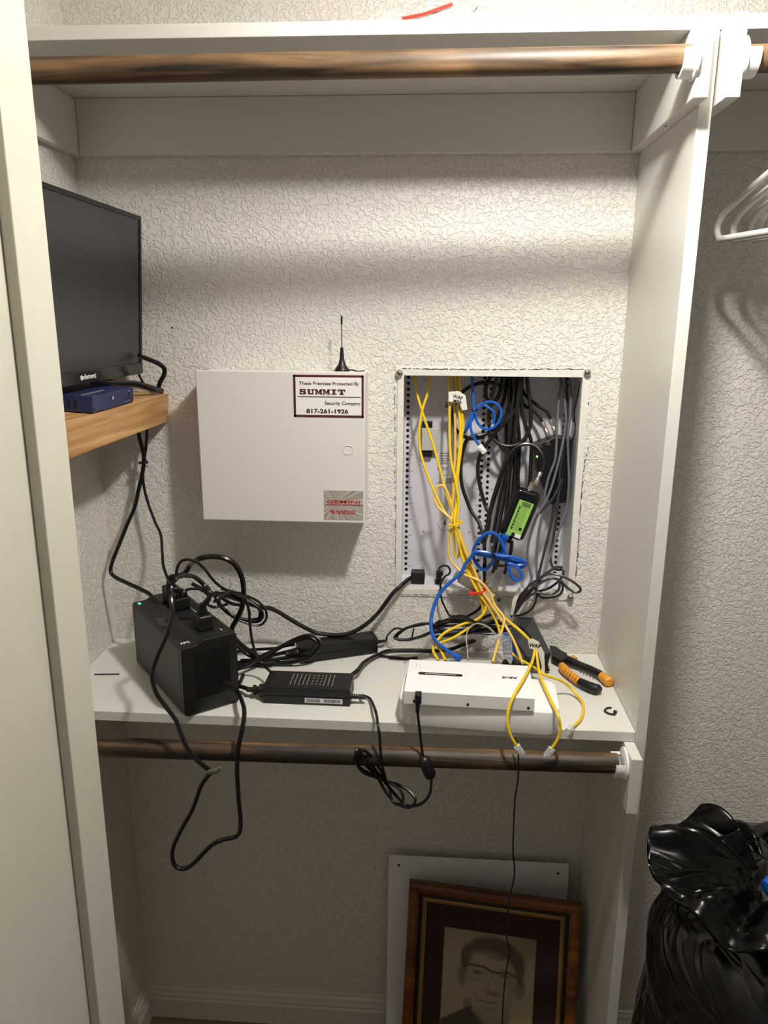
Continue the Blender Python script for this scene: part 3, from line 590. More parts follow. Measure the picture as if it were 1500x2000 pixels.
gy([(1099, 935, .03), (1085, 990, .016), (1072, 1040, 0), (1060, 1090, -.014), (1052, 1126, -.026), (1047, 1153, -.04), (1057, 1166, -.044), (1077, 1167, -.046), (1095, 1160, -.046), (1099, 1145, -.046), (1092, 1133, -.046), (1074, 1130, -.046), (1050, 1142, -.046), (1030, 1156, -.046), (1012, 1180, -.044), (999, 1202, -.042)], 'charcoal cable coiled once at the cabinet lower right')
gy([(1084, 960, .03), (1078, 1010, .018), (1068, 1060, .004), (1056, 1105, -.01), (1053, 1127, -.038), (1072, 1121, -.044), (1095, 1124, -.05), (1117, 1135, -.054), (1132, 1147, -.056), (1133, 1154, -.056), (1124, 1157, -.054), (1108, 1148, -.050), (1094, 1134, -.05), (1092, 1150, -.05), (1080, 1160, -.05), (1062, 1160, -.05), (1046, 1158, -.048), (1025, 1172, -.046), (1006, 1198, -.044)], 'charcoal cable with the large loop reaching past the cabinet edge')
gy([(1098, 1108, -.03), (1087, 1108, -.034), (1071, 1117, -.04), (1057, 1127, -.042), (1035, 1143, -.044), (1015, 1165, -.044), (1003, 1186, -.042), (998, 1204, -.04)], 'charcoal cable running in a shallow arc to the black router')
gy([(1049, 1160, -.044), (1046, 1175, -.044), (1036, 1192, -.044), (1018, 1201, -.042), (1004, 1203, -.04)], 'thin black cable bowed under the grey bunch', 'coax', .0024)
gy([(1048, 1008, -.004), (1070, 985, .004), (1085, 965, .014), (1097, 935, .026)], 'grey cable passing behind the device towards the adapter', 'grey_cord')
cable('thin_wire', [(1133, 745, .03), (1128, 775, .035), (1122, 800, .04), (1122, 820, .045), (1124, 838, .045), (1118, 860, .045)], .0013, 'cord', 'thin black wire held by a clip at the cabinet right wall', 'wire')
# white strap
P = [A(1013, 1147, Y=-.05), A(1019, 1150, Y=-.05), A(1010, 1172, Y=-.05), A(1002, 1202, Y=-.046), A(997, 1202, Y=-.046), A(1001, 1172, Y=-.05)]
tag(MB().prism(P, (0, .0025, 0), .0005).build('cable_strap', 'offwhite'), 'white strap end beside the charcoal cables below the cabinet', 'strap')

# device with green label
dc = A(1015, 1003, Y=-.03); dz = (A(1035, 955, Y=-.03)-A(995, 1053, Y=-.03)).normalized()
dm = frame_mtx(dc, dz, (-dz.z, 0, dz.x))
dv = empty('inline_device', 'black handheld device with bright green label hanging among the cables', 'device', mtx=dm)
ub = MB().box((-.052, -.0265, -.014), (.052, .0265, .014), .011, None, 5); ub.build('body', 'blackg', dv, True)
def gfin(): pass
MB().box((-.046, -.0165, .0141), (.030, .0135, .0145), 0).build('label', 'green', dv)
zf = .0146
lb = [c for c in dv.children if c.name.startswith('label')][0]
mb = MB(); mb.box((-.046, -.004, zf), (-.038, .0030, zf+.0002)); mb.box((-.030, -.013, zf), (-.024, -.007, zf+.0002))
for k in range(6):
    u = -.032; 
    while u < .018: l = random.uniform(.002, .006); mb.box((u, -.008+.0034*k, zf), (u+l, -.008+.0034*k+(.0028 if k == 4 else .0006), zf+.0002)); u += l+.0016
for k in range(3): mb.box((.020+.003*k, -.012, zf), (.0215+.003*k, .006, zf+.0002))
mb.build('printed_text', 'ink', lb)
mb = MB(); mb.box((-.046, -.0165, zf), (-.038, -.0045, zf+.0002)); mb.build('white_corner', 'paper', lb)
mb = MB(); mb.lathe([(.0055, 0), (.0055, .008), (.0042, .009), (.0042, .018)], (.050, 0, 0), (1, 0, 0), 12); mb.build('port', 'brass', dv, True)
MB().box((-.064, -.004, -.008), (-.051, .018, .008), .002).build('cord_boot', 'cord', dv)

# silver coax splitter
sa, sb = A(893, 1122, Y=-.036), A(975, 1172, Y=-.048)
sm = frame_mtx((sa+sb)/2, sb-sa, (.4, -.25, 1))
sp_ = empty('coax_splitter', 'silver coax splitter lying slanted behind the yellow cables at cabinet bottom', 'splitter', mtx=sm)
L2 = (sb-sa).length/2
MB().box((-L2*.85, -.012, -.007), (L2*.80, .012, .007), .0015).build('body', 'metal', sp_)
MB().box((L2*.78, -.010, -.001), (L2*1.12, .010, .001), .0005).build('mounting_ear', 'metal', sp_); MB().box((-L2*1.1, -.010, -.001), (-L2*.84, .010, .001), .0005).build('mounting_ear', 'metal', sp_)
MB().lathe([(.0035, 0), (.0035, .0006)], (L2*.98, 0, .0011), (0, 0, 1), 12).build('screw_hole', 'hole', sp_)
MB().box((L2*.05, -.010, .0071), (L2*.72, .010, .0075)).build('label', 'paper', sp_)
for i in range(4):
    xx = -L2*.6+i*L2*.4; mb = MB().lathe([(.0048, .011), (.0048, .016), (.0040, .017), (.0040, .024)], (xx, 0, 0), (0, 1, 0), 10); mb.build('port', 'brass', sp_, True)

# plugs at the cabinet bottom outlet
o, P = cable('electric_cable', [(802, 1129, .030), (797, 1132, .012), (787, 1141, -.010), (770, 1156, -.022), (756, 1174, -.026), (738, 1198, -.028), (714, 1220, -.03), (686, 1236, -.032), (658, 1240, -.034), (622, 1237, -.036), (596, 1226, -.04), (566, 1209, -.044), (545, 1196, -.05), (527, 1188, -.055), (508, 1186, -.065), (482, 1177, -.085), (450, 1166, -.10), (420, 1158, -.12)], .0046, 'cord', 'thick black cord sagging from the cabinet plug across the wall', 'cord')
pl = o
a, b = A(803, 1117, Y=.035), A(829, 1142, Y=.035)
MB().box((a.x, .030, b.z), (b.x, .058, a.z+.0), .003, None, 3).build('plug_body', 'black', pl)
MB().box((a.x-.0005, .026, (a.z+b.z)/2+.001), (b.x+.0008, .034, a.z+.0008), .0015).build('plug_cap', 'black', pl)
pl2, P = cable('electric_cable', [(857, 1119, .036), (858, 1110, .03), (865, 1105, .022), (874, 1106, .014), (879, 1113, .006), (877, 1121, -.004), (869, 1126, -.01), (862, 1137, -.016), (860, 1154, -.02), (863, 1172, -.022), (870, 1188, -.024), (880, 1204, -.03), (900, 1212, -.034)], .0021, 'cord', 'thin black cord curling out of the small plug down to the heap', 'cord')
a, b = A(852, 1116, Y=.04), A(862, 1142, Y=.04); MB().box((a.x, .035, b.z), (b.x, .05, a.z), .0015).box((a.x-.002, .032, b.z), (a.x+.0105, .05, b.z+.009), .001).box((a.x+.001, .034, a.z-.008), (b.x+.003, .048, a.z-.001), .001).build('plug_body', 'black', pl2)

# ================================================================ LOWER SHELF CONTENTS
# --- battery backup
u0 = Vector((.0925, -.1190, 0)); u1 = Vector((.2631, -.3284, 0)); u2 = Vector((.3382, -.2538, 0))
lx = (u1-u0); wd = (u2-u1); Lu = lx.length; Wu = wd.length
um = frame_mtx(u0, lx, wd); um.translation = u0
bu = empty('battery_backup', 'black boxy battery backup standing diagonally at the left', 'battery backup', mtx=um)
# local: x along length 0..Lu, y across 0..Wu, z up
mb = MB(); prof = [(0, .004), (.0, .128), (.004, .133), (.028, .133), (.040, .140), (.094, .140), (.106, .136), (.106, .004), (.10, 0), (.006, 0)]
mb.prism([Vector((0, y*Wu/.106, z+.0003)) for y, z in prof], (Lu-.012, 0, 0), .0016); mb.build('housing', 'ups', bu)
mb = MB(); ins = .0
mb.prism([Vector((Lu-.0135, y*Wu/.106, z+.0003)) for y, z in prof], (.0125, 0, 0), .003); ec = mb.build('end_cap', 'ups2', bu)
mb = MB()
for i in range(22):
    z = .030+i*.0042; mb.box((Lu-.0012, .024, z), (Lu+.0004, Wu-.016, z+.0018), .0003)
mb.build('vent_ribs', 'blackg', ec)
MB().box((.112, .007, .1332), (.158, .026, .1336), .0001).build('display', 'blackg', bu)
MB().box((.160-.006, .009, .1334), (.164, .024, .1345), .0004).build('power_button', 'blackg', bu)
MB().box((.012, .008, .1331), (.019, .013, .1340), .0003).build('indicator_light', 'led', bu)
MB().box((Lu-.040, .004, .1332), (Lu-.016, .022, .1335)).build('badge', 'blackg', bu)
bd = [c for c in bu.children if c.name.startswith('badge')][0]
text('lettering', 'APC', .010, 'white', frame_mtx((Lu-.018, .007, .1336), (0, 1, 0), (-1, 0, 0)) @ Matrix.Diagonal((.9, 1, 1, 1)), bd, off=.0003)
mb = MB()
for i in range(5):
    for s_ in (0, 1):
        x0 = .060+i*.036
        mb.box((x0, .050+s_*.012, .1401), (x0+.0012, .057+s_*.012, .1405))
    mb.lathe([(.0022, 0), (.0022, .0004)], (x0+.010, .060, .1401), (0, 0, 1), 8)
mb.build('outlet_slots', 'hole', bu)
mb = MB(); mb.box((.055, .0795, .1401), (.105, .0808, .1404)); mb.box((.112, .0795, .1401), (.165, .0808, .1404)); mb.box((Lu-.030, .085, .1401), (Lu-.020, .0863, .1404)); mb.build('printed_line', 'white', bu)
def on_ups(x, y, z=.1407): return um @ Vector((x, y, z))
# plug with cord at the front outlet
def moulded_plug(x, y, h, label, two=False):
    mt = um @ Matrix.Translation((x, y, .1409)); mb = MB().box((-.016, -.014, 0), (.016, .014, h), .004, None, 3); bmesh.ops.transform(mb.bm, matrix=mt, verts=mb.bm.verts)
    e = mb.build('plug', 'black', label)
    mb = MB()
    for k in range(6): mb.lathe([(.0092-.0006*k, 0), (.0092-.0006*k, .0022)], (0, 0, h+.0032*k), (0, 0, 1), 14)
    mb.cyl((0, 0, h-.002), (0, 0, h+.020), .0052, 14); bmesh.ops.transform(mb.bm, matrix=mt, verts=mb.bm.verts); mb.build('strain_relief', 'black', e, True); return e
e = empty('transformer', 'wide black transformer plug in the middle rear outlet of battery backup', 'plug', mtx=um @ Matrix.Translation((.098, .064, .1409)))
MB().box((-.018, -.016, 0), (.018, .016, .024), .003).build('plug_body', 'black', e); MB().box((-.014, -.012, .0242), (.014, .012, .034), .002).build('plug_cap', 'blackg', e)
pt = um @ Vector((Lu-.048, .062, .1409+.050)); pr = um @ Vector((.052, .064, .1409+.052))
# cords of the backup
def cord(pts, label, r=.0042, m='cord', **k): return cable('electric_cable', pts, r, m, label, 'cord', 'black cords on the lower shelf', **k)
cordA = cord([pt-Vector((0, 0, .006)), (411, 1160, pt.y), (397, 1141, pt.y+.01), (380, 1127, pt.y-.01), (360, 1124, pt.y-.03), (344, 1130, pt.y-.05), (335, 1147, -.31), (335, 1173, -.33), (337, 1200, -.34), (328, 1233, -.352), (318, 1257, -.356), (306, 1284, -.358), (297, 1319, -.358), (305, 1353, -.358), (324, 1380, -.358), (343, 1406, -.36), (353, 1432, -.366), (364, 1458, -.372), (384, 1484, -.372), (403, 1500, -.368), (412, 1507, -.362), (404, 1518, -.36), (392, 1536, -.36), (376, 1580, -.36), (352, 1624, -.36), (337, 1660, -.36), (340, 1688, -.36), (356, 1697, -.36), (376, 1688, -.36), (412, 1652, -.36), (436, 1640, -.36), (462, 1633, -.36), (470, 1612, -.36), (466, 1560, -.36), (463, 1500, -.366), (466, 1460, -.37), (472, 1430, -.366), (477, 1400, -.352), (476, 1380, -.335), (468, 1358, -.29), (462, 1345, 'z', .006), (470, 1330, 'z', .006), (475, 1318, 'z', .006)],
     'thick black cord draped in front of the shelf in a long hanging loop', .0040)
tag(MB().tube(trace([(405, 1507, -.366), (414, 1507, -.372), (424, 1504, -.374), (430, 1499, -.374)], 4), [.003]+[.005]*8+[.0035]*4, 8).build('cord_wrap', 'strap', None, True), 'dull green wrap on the hanging cord just below the lower rod', 'tape')
cordB = cord([pr-Vector((0, 0, .004)), (359, 1121, pr.y), (371, 1104, pr.y), (387, 1092, -.165), (413, 1087, -.165), (440, 1091, -.165), (460, 1104, -.16), (472, 1127, -.155), (476, 1155, -.15), (473, 1185, -.15), (464, 1207, -.15), (453, 1228, -.15), (458, 1246, -.14), (474, 1262, -.13), (492, 1276, -.12), (508, 1284, 'z', .02), (540, 1294, 'z', .006), (570, 1296, 'z', .006)], 'thickest black cord arching highest above the battery backup', .0052)
moulded_plug(Lu-.048, .062, .028, cordA[0]); moulded_plug(.052, .064, .030, cordB[0])
cord([(344, 1135, -.19), (345, 1113, -.19), (353, 1097, -.19), (367, 1093, -.19), (383, 1097, -.185), (400, 1112, -.18), (413, 1129, -.175), (427, 1143, -.17), (447, 1155, -.165), (467, 1162, -.17), (480, 1172, -.175), (486, 1192, -.18), (489, 1227, -.185), (495, 1262, -.185), (507, 1290, -.175), (520, 1304, 'z', .034), (530, 1314, 'z', .036)], 'thin black cord arching behind the thick one, falling to the front brick', .0027)
cord([(418, 1176, pt.y+.01), (425, 1168, -.24), (440, 1160, -.22), (456, 1157, -.20), (472, 1164, -.18), (482, 1178, -.16), (488, 1200, -.15)], 'flat black cord leaving the front plug neck rightwards', .003)
# coil of cord against the wall
def coil(cx_, cy_, rx, ry, rot, Y0, turns, dY, r, label, tail_in=(), tail_out=(), m='cord', jit=2.2, seed=1):
    rr = random.Random(seed); pts = list(tail_in); N_ = 10
    ph = [rr.uniform(-jit, jit) for _ in range(turns*N_+4)]
    for i in range(turns*N_+1):
        a = 2*PI*i/N_+PI; ex = rx*(1+ph[i]*.02)+ph[i]*.5; ey = ry+ph[(i*7) % len(ph)]*.6
        x, y = ex*math.cos(a), ey*math.sin(a); c, s = math.cos(rot), math.sin(rot)
        pts.append((cx_+x*c-y*s, cy_+x*s+y*c, Y0+dY*i/N_))
    pts += list(tail_out); return cable('coiled_cable', pts, r, m, label, 'cord', 'black cords on the lower shelf', k=5)[0]
coil(468, 1186, 47, 20, .42, -.075, 5, -.006, .0031, 'coil of black cord leaning on the wall behind the battery backup', [(400, 1152, -.10), (420, 1165, -.09)], [], jit=3)
cord([(432, 1150, -.12), (470, 1160, -.10), (500, 1172, -.09), (518, 1190, -.09), (520, 1208, -.095), (508, 1221, -.10), (486, 1218, -.105), (455, 1205, -.11), (440, 1190, -.11)], 'single loose turn of black cord round the wall coil', .0026)
cord([(375, 1140, -.17), (395, 1150, -.16), (425, 1163, -.15), (450, 1178, -.14), (470, 1182, -.12)], 'black cord running along the battery backup rear edge', .0035)
cord([(358, 1165, -.21), (360, 1155, -.205), (375, 1150, -.19), (395, 1153, -.18), (410, 1168, -.17), (405, 1180, -.165), (420, 1186, -.15), (445, 1180, -.14)], 'small black cord curl on top of the battery backup', .0028)
tw = MB().tube(trace([(446, 1170, -.12), (444, 1160, -.125), (448, 1148, -.125), (452, 1139, -.12)], 5), .0007, 5).tube(trace([(444, 1162, -.12), (460, 1156, -.12), (472, 1157, -.12)], 5), .0007, 5).tube(trace([(474, 1164, -.12), (483, 1167, -.12), (488, 1175, -.12)], 5), .0007, 5)
tag(tw.build('twist_tie', 'cord', None, True), 'thin black twist tie poking up from the wall coil', 'twist tie')

# bundle of cords between backup and rear brick
zz = .005
cord([(452, 1312, 'z', .02), (480, 1300, 'z', .02), (505, 1288, 'z', .022), (535, 1272, -.10), (565, 1254, -.085), (595, 1242, -.08), (615, 1243, -.08), (625, 1254, -.085), (620, 1270, -.095), (604, 1284, -.105), (580, 1292, 'z', .012), (545, 1296, 'z', .006), (500, 1297, 'z', .006), (460, 1300, 'z', .006)], 'black cord looped over the left end of the rear brick, outer turn', .0040)
cord([(452, 1304, 'z', .012), (480, 1296, 'z', .014), (520, 1277, 'z', .03), (550, 1262, -.10), (585, 1250, -.09), (606, 1246, -.092), (616, 1254, -.096), (606, 1268, -.104), (580, 1280, 'z', .02), (550, 1286, 'z', .012), (510, 1289, 'z', .01), (470, 1290, 'z', .01)], 'black cord looped over the left end of the rear brick, inner turn', .0036)
cord([(452, 1296, 'z', .006), (490, 1291, 'z', .008), (520, 1283, 'z', .010), (545, 1277, 'z', .012), (575, 1270, 'z', .016)], 'straight black cord plugged into the rear brick', .0042)
cord([(456, 1275, 'z', .008), (480, 1270, 'z', .010), (510, 1268, 'z', .012), (540, 1266, 'z', .02), (556, 1262, 'z', .024), (575, 1258, 'z', .03)], 'black cord crossing highest behind the looped bundle', .0034)
cord([(455, 1248, -.12), (470, 1268, -.11), (490, 1282, -.11), (515, 1290, 'z', .02), (535, 1290, 'z', .018)], 'black cord slanting down behind the battery backup', .0036)
# rear brick
def brick(o, xd, Lb, Wb, Hb, label, name='power_brick'):
    e = empty(name, label, 'power brick', mtx=frame_mtx(o, xd, (-xd[1], xd[0], 0)))
    MB().box((0, 0, .0004), (Lb, Wb, Hb/2-.0004), .0018).build('lower_shell', 'black', e); MB().box((0.0003, .0003, Hb/2), (Lb-.0003, Wb-.0003, Hb), .0018).build('upper_shell', 'black', e); return e
v = Vector((.5856-.4331, -.0303+.0942, 0)); L_ = v.length; v.normalize()
rb = brick((.4285, -.0985, 0), (v.x, v.y, 0), L_+.004, .040, .036, 'black power brick lying at an angle against the back wall')
MB().lathe([(.0055, 0), (.0050, .006), (.0046, .007), (.0044, .012), (.0036, .013), (.0034, .018), (.0028, .024)], (L_+.003, .018, .018), (1, 0, 0), 12).build('strain_relief', 'black', rb, True)
MB().lathe([(.012, 0), (.011, .010), (.007, .014), (.006, .026)], (0, .018, .018), (-1, 0, 0), 12).build('inlet_plug', 'black', rb, True)
ob = rb.matrix_world @ Vector((L_+.028, .018, .018))
cord([ob, (757, 1241, ob.y), (768, 1230, -.03), (776, 1227, -.035), (786, 1229, -.05)], 'thin black cord leaving the rear brick up towards the flat coil', .0020)
coil(812, 1234, 40, 12, -.28, -.075, 4, -.004, .0023, 'flat looped black cord coil left of the blue cable', jit=3, seed=3)
c0 = A(806, 1238, Y=-.105); tag(MB().tube([c0+Vector((.002*math.sin(a), .007*math.cos(a), .011*math.sin(a))) for a in [2*PI*k/16 for k in range(17)]], .0015, 6).build('twist_tie', 'cord', None, True), 'black tie squeezing the flat looped coil', 'twist tie')
# heap of cords behind the router
for i, (a, b, c, d) in enumerate((((855, 1216), (888, 1208), (925, 1212), (960, 1200)), ((850, 1224), (880, 1222), (925, 1220), (975, 1212)), ((842, 1236), (880, 1232), (930, 1230), (985, 1226)), ((850, 1244), (890, 1240), (940, 1234), (990, 1232)), ((860, 1212), (850, 1222), (866, 1236), (900, 1234)), ((880, 1205), (905, 1204), (930, 1216), (970, 1224)))):
    Yv = -.03-.012*i
    labs = ['uppermost strand', 'second strand', 'strand level with the blue cable bend', 'lowest strand', 'curled strand at the left end', 'short strand in the middle']
    cord([(a[0], a[1], Yv), (b[0], b[1], Yv-.004), (c[0], c[1], Yv-.006), (d[0], d[1], Yv)], 'black cord in the heap behind the router, '+labs[i], .0032)
coil(900, 1222, 44, 9, -.05, -.06, 4, -.005, .0026, 'tangled coil of black cord heaped behind the yellow cables', jit=4, seed=5)
coil(955, 1226, 32, 11, -.1, -.055, 3, -.006, .0028, 'coil of black cord beside the black router', jit=4, seed=8)
tag(MB().box(A(878, 1215, Y=-.085)+Vector((0, 0, -.004)), A(917, 1205, Y=-.075)+Vector((0, .008, 0)), .003).build('cord_clip', 'black'), 'narrow black plastic block on the cord heap', 'cord connector')
cord([(681, 1324, 'z', .010), (690, 1316, 'z', .016), (700, 1308, 'z', .020), (709, 1296, 'z', .016), (722, 1287, 'z', .010), (740, 1278, 'z', .008), (760, 1271, 'z', .006), (804, 1270, 'z', .006), (843, 1271, 'z', .006), (880, 1268, 'z', .010), (915, 1255, 'z', .02), (950, 1245, 'z', .02), (985, 1238, 'z', .02)], 'thick black cord from behind the front brick towards the router rear', .0042)
cord([(740, 1281, 'z', .003), (770, 1284, 'z', .003), (795, 1286, 'z', .003), (815, 1284, 'z', .003)], 'flat black cord sliding under the router left edge', .003)
# front brick
fb0 = Vector((.3882, -.2640, 0)); xd = Vector((1, -.004, 0)).normalized()
fb = brick(fb0, (xd.x, xd.y, 0), .162, .068, .034, 'black power brick with barcode label at the front of the shelf')
us = [c for c in fb.children if c.name.startswith('upper')][0]; ls = [c for c in fb.children if c.name.startswith('lower')][0]
mb = MB(); rr = random.Random(4)
for i in range(11):
    x0 = .048+i*.0078
    if i in (5, 6, 7):
        for k in range(4): mb.lathe([(.0018, 0), (.0018, .0002)], (x0+.002, .018+k*.011, .03401), (0, 0, 1), 8)
        continue
    yv = .012
    while yv < .056: l = rr.uniform(.002, .007); mb.box((x0, yv, .03401), (x0+.0014, min(yv+l, .057), .0342)); yv += l+.001
mb.build('printed_text', 'label_grey', us)
lbp = MB().box((.078, -.0005, .005), (.148, -.0001, .0145)).build('barcode_label', 'barcode', ls)
mb = MB(); xx = .081
while xx < .143:
    w_ = rr.uniform(.0004, .0013)
    if not .106 < xx < .113: mb.box((xx, -.0007, .0068), (xx+w_, -.0005, .0128))
    xx += w_+rr.uniform(.0004, .001)
mb.build('bars', 'ink', lbp)
MB().lathe([(.012, 0), (.012, .010), (.006, .014), (.0095, .018), (.0095, .022), (.005, .024), (.0048, .034)], (0, .020, .016), (-1, 0, 0), 14).build('inlet_plug', 'black', fb, True)
mb = MB(); mb.cyl((.160, .012, .015), (.190, .012, .013), .0030, 12)
for k in range(6): mb.lathe([(.0058-.0004*k, 0), (.0058-.0004*k, .0026)], (.163+.0042*k, .012, .0148), (1, 0, 0), 12)
mb.build('strain_relief', 'black', fb, True)
ip = fb.matrix_world @ Vector((-.030, .020, .016)); cord([ip, (470, 1341, 'z', .012), (455, 1343, 'z', .009), (440, 1345, 'z', .009)], 'short black cord from the battery backup into the front brick', .0040)
op = fb.matrix_world @ Vector((.186, .012, .0135))
q25 = lambda pts, Y: [(300+x/2.5, 1380+y/2.5, Y) for x, y in pts]
lo = q25([(1080, 20), (1095, 90), (1104, 150), (1108, 230), (1116, 290), (1130, 345), (1100, 330), (1050, 260), (1015, 215), (992, 215), (985, 255), (1010, 300), (1060, 330), (1120, 360), (1200, 385), (1255, 420), (1278, 460), (1250, 492), (1200, 480), (1150, 440), (1115, 385), (1090, 340), (1040, 290), (1000, 235), (1020, 212), (1060, 240), (1095, 290), (1125, 340), (1150, 400), (1165, 460), (1195, 478), (1218, 455), (1205, 410), (1160, 375), (1100, 350), (1030, 325), (995, 285), (990, 245), (1010, 225), (1060, 290), (1130, 370), (1180, 430), (1230, 480), (1280, 484), (1320, 465), (1350, 420), (1356, 350)], -.355)
cx_pts = [op, (706, 1358, 'z', .010), (722, 1364, 'z', .006), (732, 1384, -.30), (736, 1400, -.325)] + [(x, y, -.345-.012*math.sin(i*.9)) for i, (x, y, _) in enumerate(lo[1:])]
oc, P = cable('adapter_cable', cx_pts, .0026, 'cord', 'thin black cord from the front brick, coiled and hanging below the shelf', 'cord', k=6)
fa, fbp = A(842, 1517, Y=-.352), A(826, 1479, Y=-.352); d = (fbp-fa).normalized()
MB().lathe([(.003, -.004), (.0085, .0), (.0105, .004), (.0105, .033), (.0085, .038), (.003, .042)], fa, d, 18).build('ferrite_core', 'black', oc, True)
cable('adapter_cable', [(826, 1478, -.352), (823, 1455, -.350), (820, 1430, -.350), (816, 1395, -.350), (815, 1385, -.350)], .0024, 'cord', None, parent=oc)
p1, p2 = A(815, 1392, Y=-.349), A(817, 1360, Y=-.3445)
mb = MB(); mb.lathe([(.0030, 0), (.0036, .002), (.0040, .016), (.0046, .017), (.0052, .030)], p1, p2-p1, 12); mb.box(p2+Vector((-.0055, -.005, -.012)), p2+Vector((.0055, .012, .004)), .001); mb.build('barrel_plug', 'black', oc, True)
# hanging thin wire below router
cable('thin_wire', [(1004, 1330, -.335), (1006, 1440, -.352), (1012, 1468, -.362), (1012, 1519, -.362), (1006, 1560, -.362), (1003, 1620, -.36), (1002, 1660, -.36), (1005, 1705, -.36), (997, 1747, -.36), (991, 1795, -.36), (990, 1833, -.36), (995, 1857, -.36), (987, 1907, -.36), (982, 1973, -.36), (981, 2040, -.36)][1:], .0014, 'cord', 'thin black wire hanging straight down in front of the portrait', 'wire')

# --- white router stack
def rrect(x0, x1, y0, y1, r, n=6):
    out = []
    for cx_, cy_, a0 in ((x1-r, y1-r, 0), (x0+r, y1-r, 90), (x0+r, y0+r, 180), (x1-r, y0+r, 270)):
        for k in range(n+1): a = math.radians(a0+90*k/n); out.append(Vector((cx_+r*math.cos(a), cy_+r*math.sin(a), 0)))
    return out
a, b, c, d = A(782, 1372, Z=.043), A(1100, 1393, Z=.043), A(1090, 1325, Z=.043), A(785, 1315, Z=.043)
ang = math.atan2(b.y-a.y, b.x-a.x)-.012
lm = Matrix.Translation(A(940, 1345, Z=0)*Vector((1, 1, 0)) if False else Vector(((a.x+b.x)/2, (a.y+d.y)/2-.004, 0))) @ Matrix.Rotation(ang, 4, 'Z')
lr = empty('white_device', 'large white rounded box under the thin white router, over shelf edge', 'network box', mtx=lm)
wl = (b-a).length/2
mb = MB(); mb.prism([v+Vector((0, 0, .0005)) for v in rrect(-wl, wl, -.062, .062, .024)], (0, 0, .0435), .002); mb.build('housing', 'white', lr, True, 35)
mb = MB(); mb.prism([v+Vector((0, 0, .0440)) for v in rrect(-wl+.004, wl-.004, -.058, .058, .021)], (0, 0, .0006)); mb.build('top_cover', 'white', lr)
ra, rb_, rc, rd = A(788.8, 1349.6, Z=.07), A(1044.8, 1364.6, Z=.07), A(1038, 1301, Z=.07), A(791, 1290, Z=.07)
um2 = frame_mtx(ra, rb_-ra, rd-ra); RL, RW = (rb_-ra).length, (rd-ra).length+.006
ro = empty('router', 'thin white router with dark logo stacked on the larger white box', 'router', mtx=Matrix.Translation((0, 0, 0)) @ um2)
MB().box((0, 0, -.0245), (RL, RW, 0), .0008).build('housing', 'white', ro)
mb = MB(); mb.prism([Vector((.025+.0050*math.cos(t_)+(.070 if abs(t_) < PI/2 else 0), RW*.56+.0050*math.sin(t_), .0001)) for t_ in [(-PI/2+PI*k/8) for k in range(9)]]+[Vector((.025-.0050*math.cos(t_), RW*.56-.0050*math.sin(t_), .0001)) for t_ in [(-PI/2+PI*k/8) for k in range(9)]], (0, 0, .0003)); mb.build('dark_strip', 'steel', ro)
ds = [c for c in ro.children if c.name.startswith('dark')][0]
mb = MB(); xx = .033
while xx < .088: l = random.uniform(.001, .003); mb.box((xx, RW*.56-.0012, .0005), (xx+l, RW*.56+.0008, .0006)); xx += l+.0008
mb.build('printed_text', 'white', ds)
t_ = fit_text('lettering', 'ASUS', 'ink', 0, .027, 0, .0076, ro, .0003, rot=frame_mtx((.197, RW*.60, .0003), (-1, 0, 0), (0, -1, 0)))
mb = MB()
for x_ in (.018, .110, .212): mb.lathe([(.0024, 0), (.0024, .0004)], (x_, -.0003, -.018), (0, -1, 0), 12)
mb.build('screw', 'steel', ro)
mb = MB()
for x_, y_ in ((.014, .105), (.020, .105), (.014, .098), (.020, .098)): mb.box((x_, min(y_, RW-.004), .0001), (x_+.0016, min(y_, RW-.004)+.0016, .0003))
mb.build('status_marks', 'ink', ro)
mb = MB()
for i in range(7): mb.box((.035+.024*i, RW-.0002, -.018), (.051+.024*i, RW+.0004, -.004))
mb.build('port_row', 'hole', ro)
# white flat cable
cable('flat_cable', [(914, 1289, -.20), (912, 1262, -.17), (911, 1240, -.15), (920, 1223, -.14), (936, 1218, -.135), (955, 1226, -.13), (971, 1242, -.125)], .0032, 'offwhite', 'flat white cable arching up behind the router', 'cable', flat=.3)
# black router box behind
q = [Vector(A(1008, 1204, Y=-.035)), Vector(A(1040, 1206, Y=-.035)), Vector(A(1077, 1277, Y=-.10)), Vector(A(1040, 1290, Y=-.13)), Vector(A(996, 1262, Y=-.12))]
br = empty('black_router', 'black wedge shaped router tilted against the wall behind the white router', 'router')
mb = MB(); base = [A(1008, 1205, Y=-.04), A(1041, 1206, Y=-.03), A(1077, 1276, Y=-.085), A(1062, 1300, Y=-.115), A(985, 1290, Y=-.115)]
mb.prism(base, (-.004, .022, -.020), .002); mb.build('housing', 'black', br)
mb = MB(); a_ = [A(1066, 1283, Y=-.10), A(1076, 1277, Y=-.09), A(1070, 1300, Y=-.10), A(1075, 1311, Y=-.10), A(1062, 1313, Y=-.11)]; mb.prism(a_, (-.004, .012, 0), .0008); mb.build('foot_stand', 'black', br)
mb = MB(); P = trace([(990, 1224, -.052), (1010, 1222, -.052), (1030, 1236, -.068), (1044, 1262, -.088), (1046, 1290, -.112)], 6); mb.tube(P, .0016, 6); mb.build('edge_ridge', 'blackg', br, True)
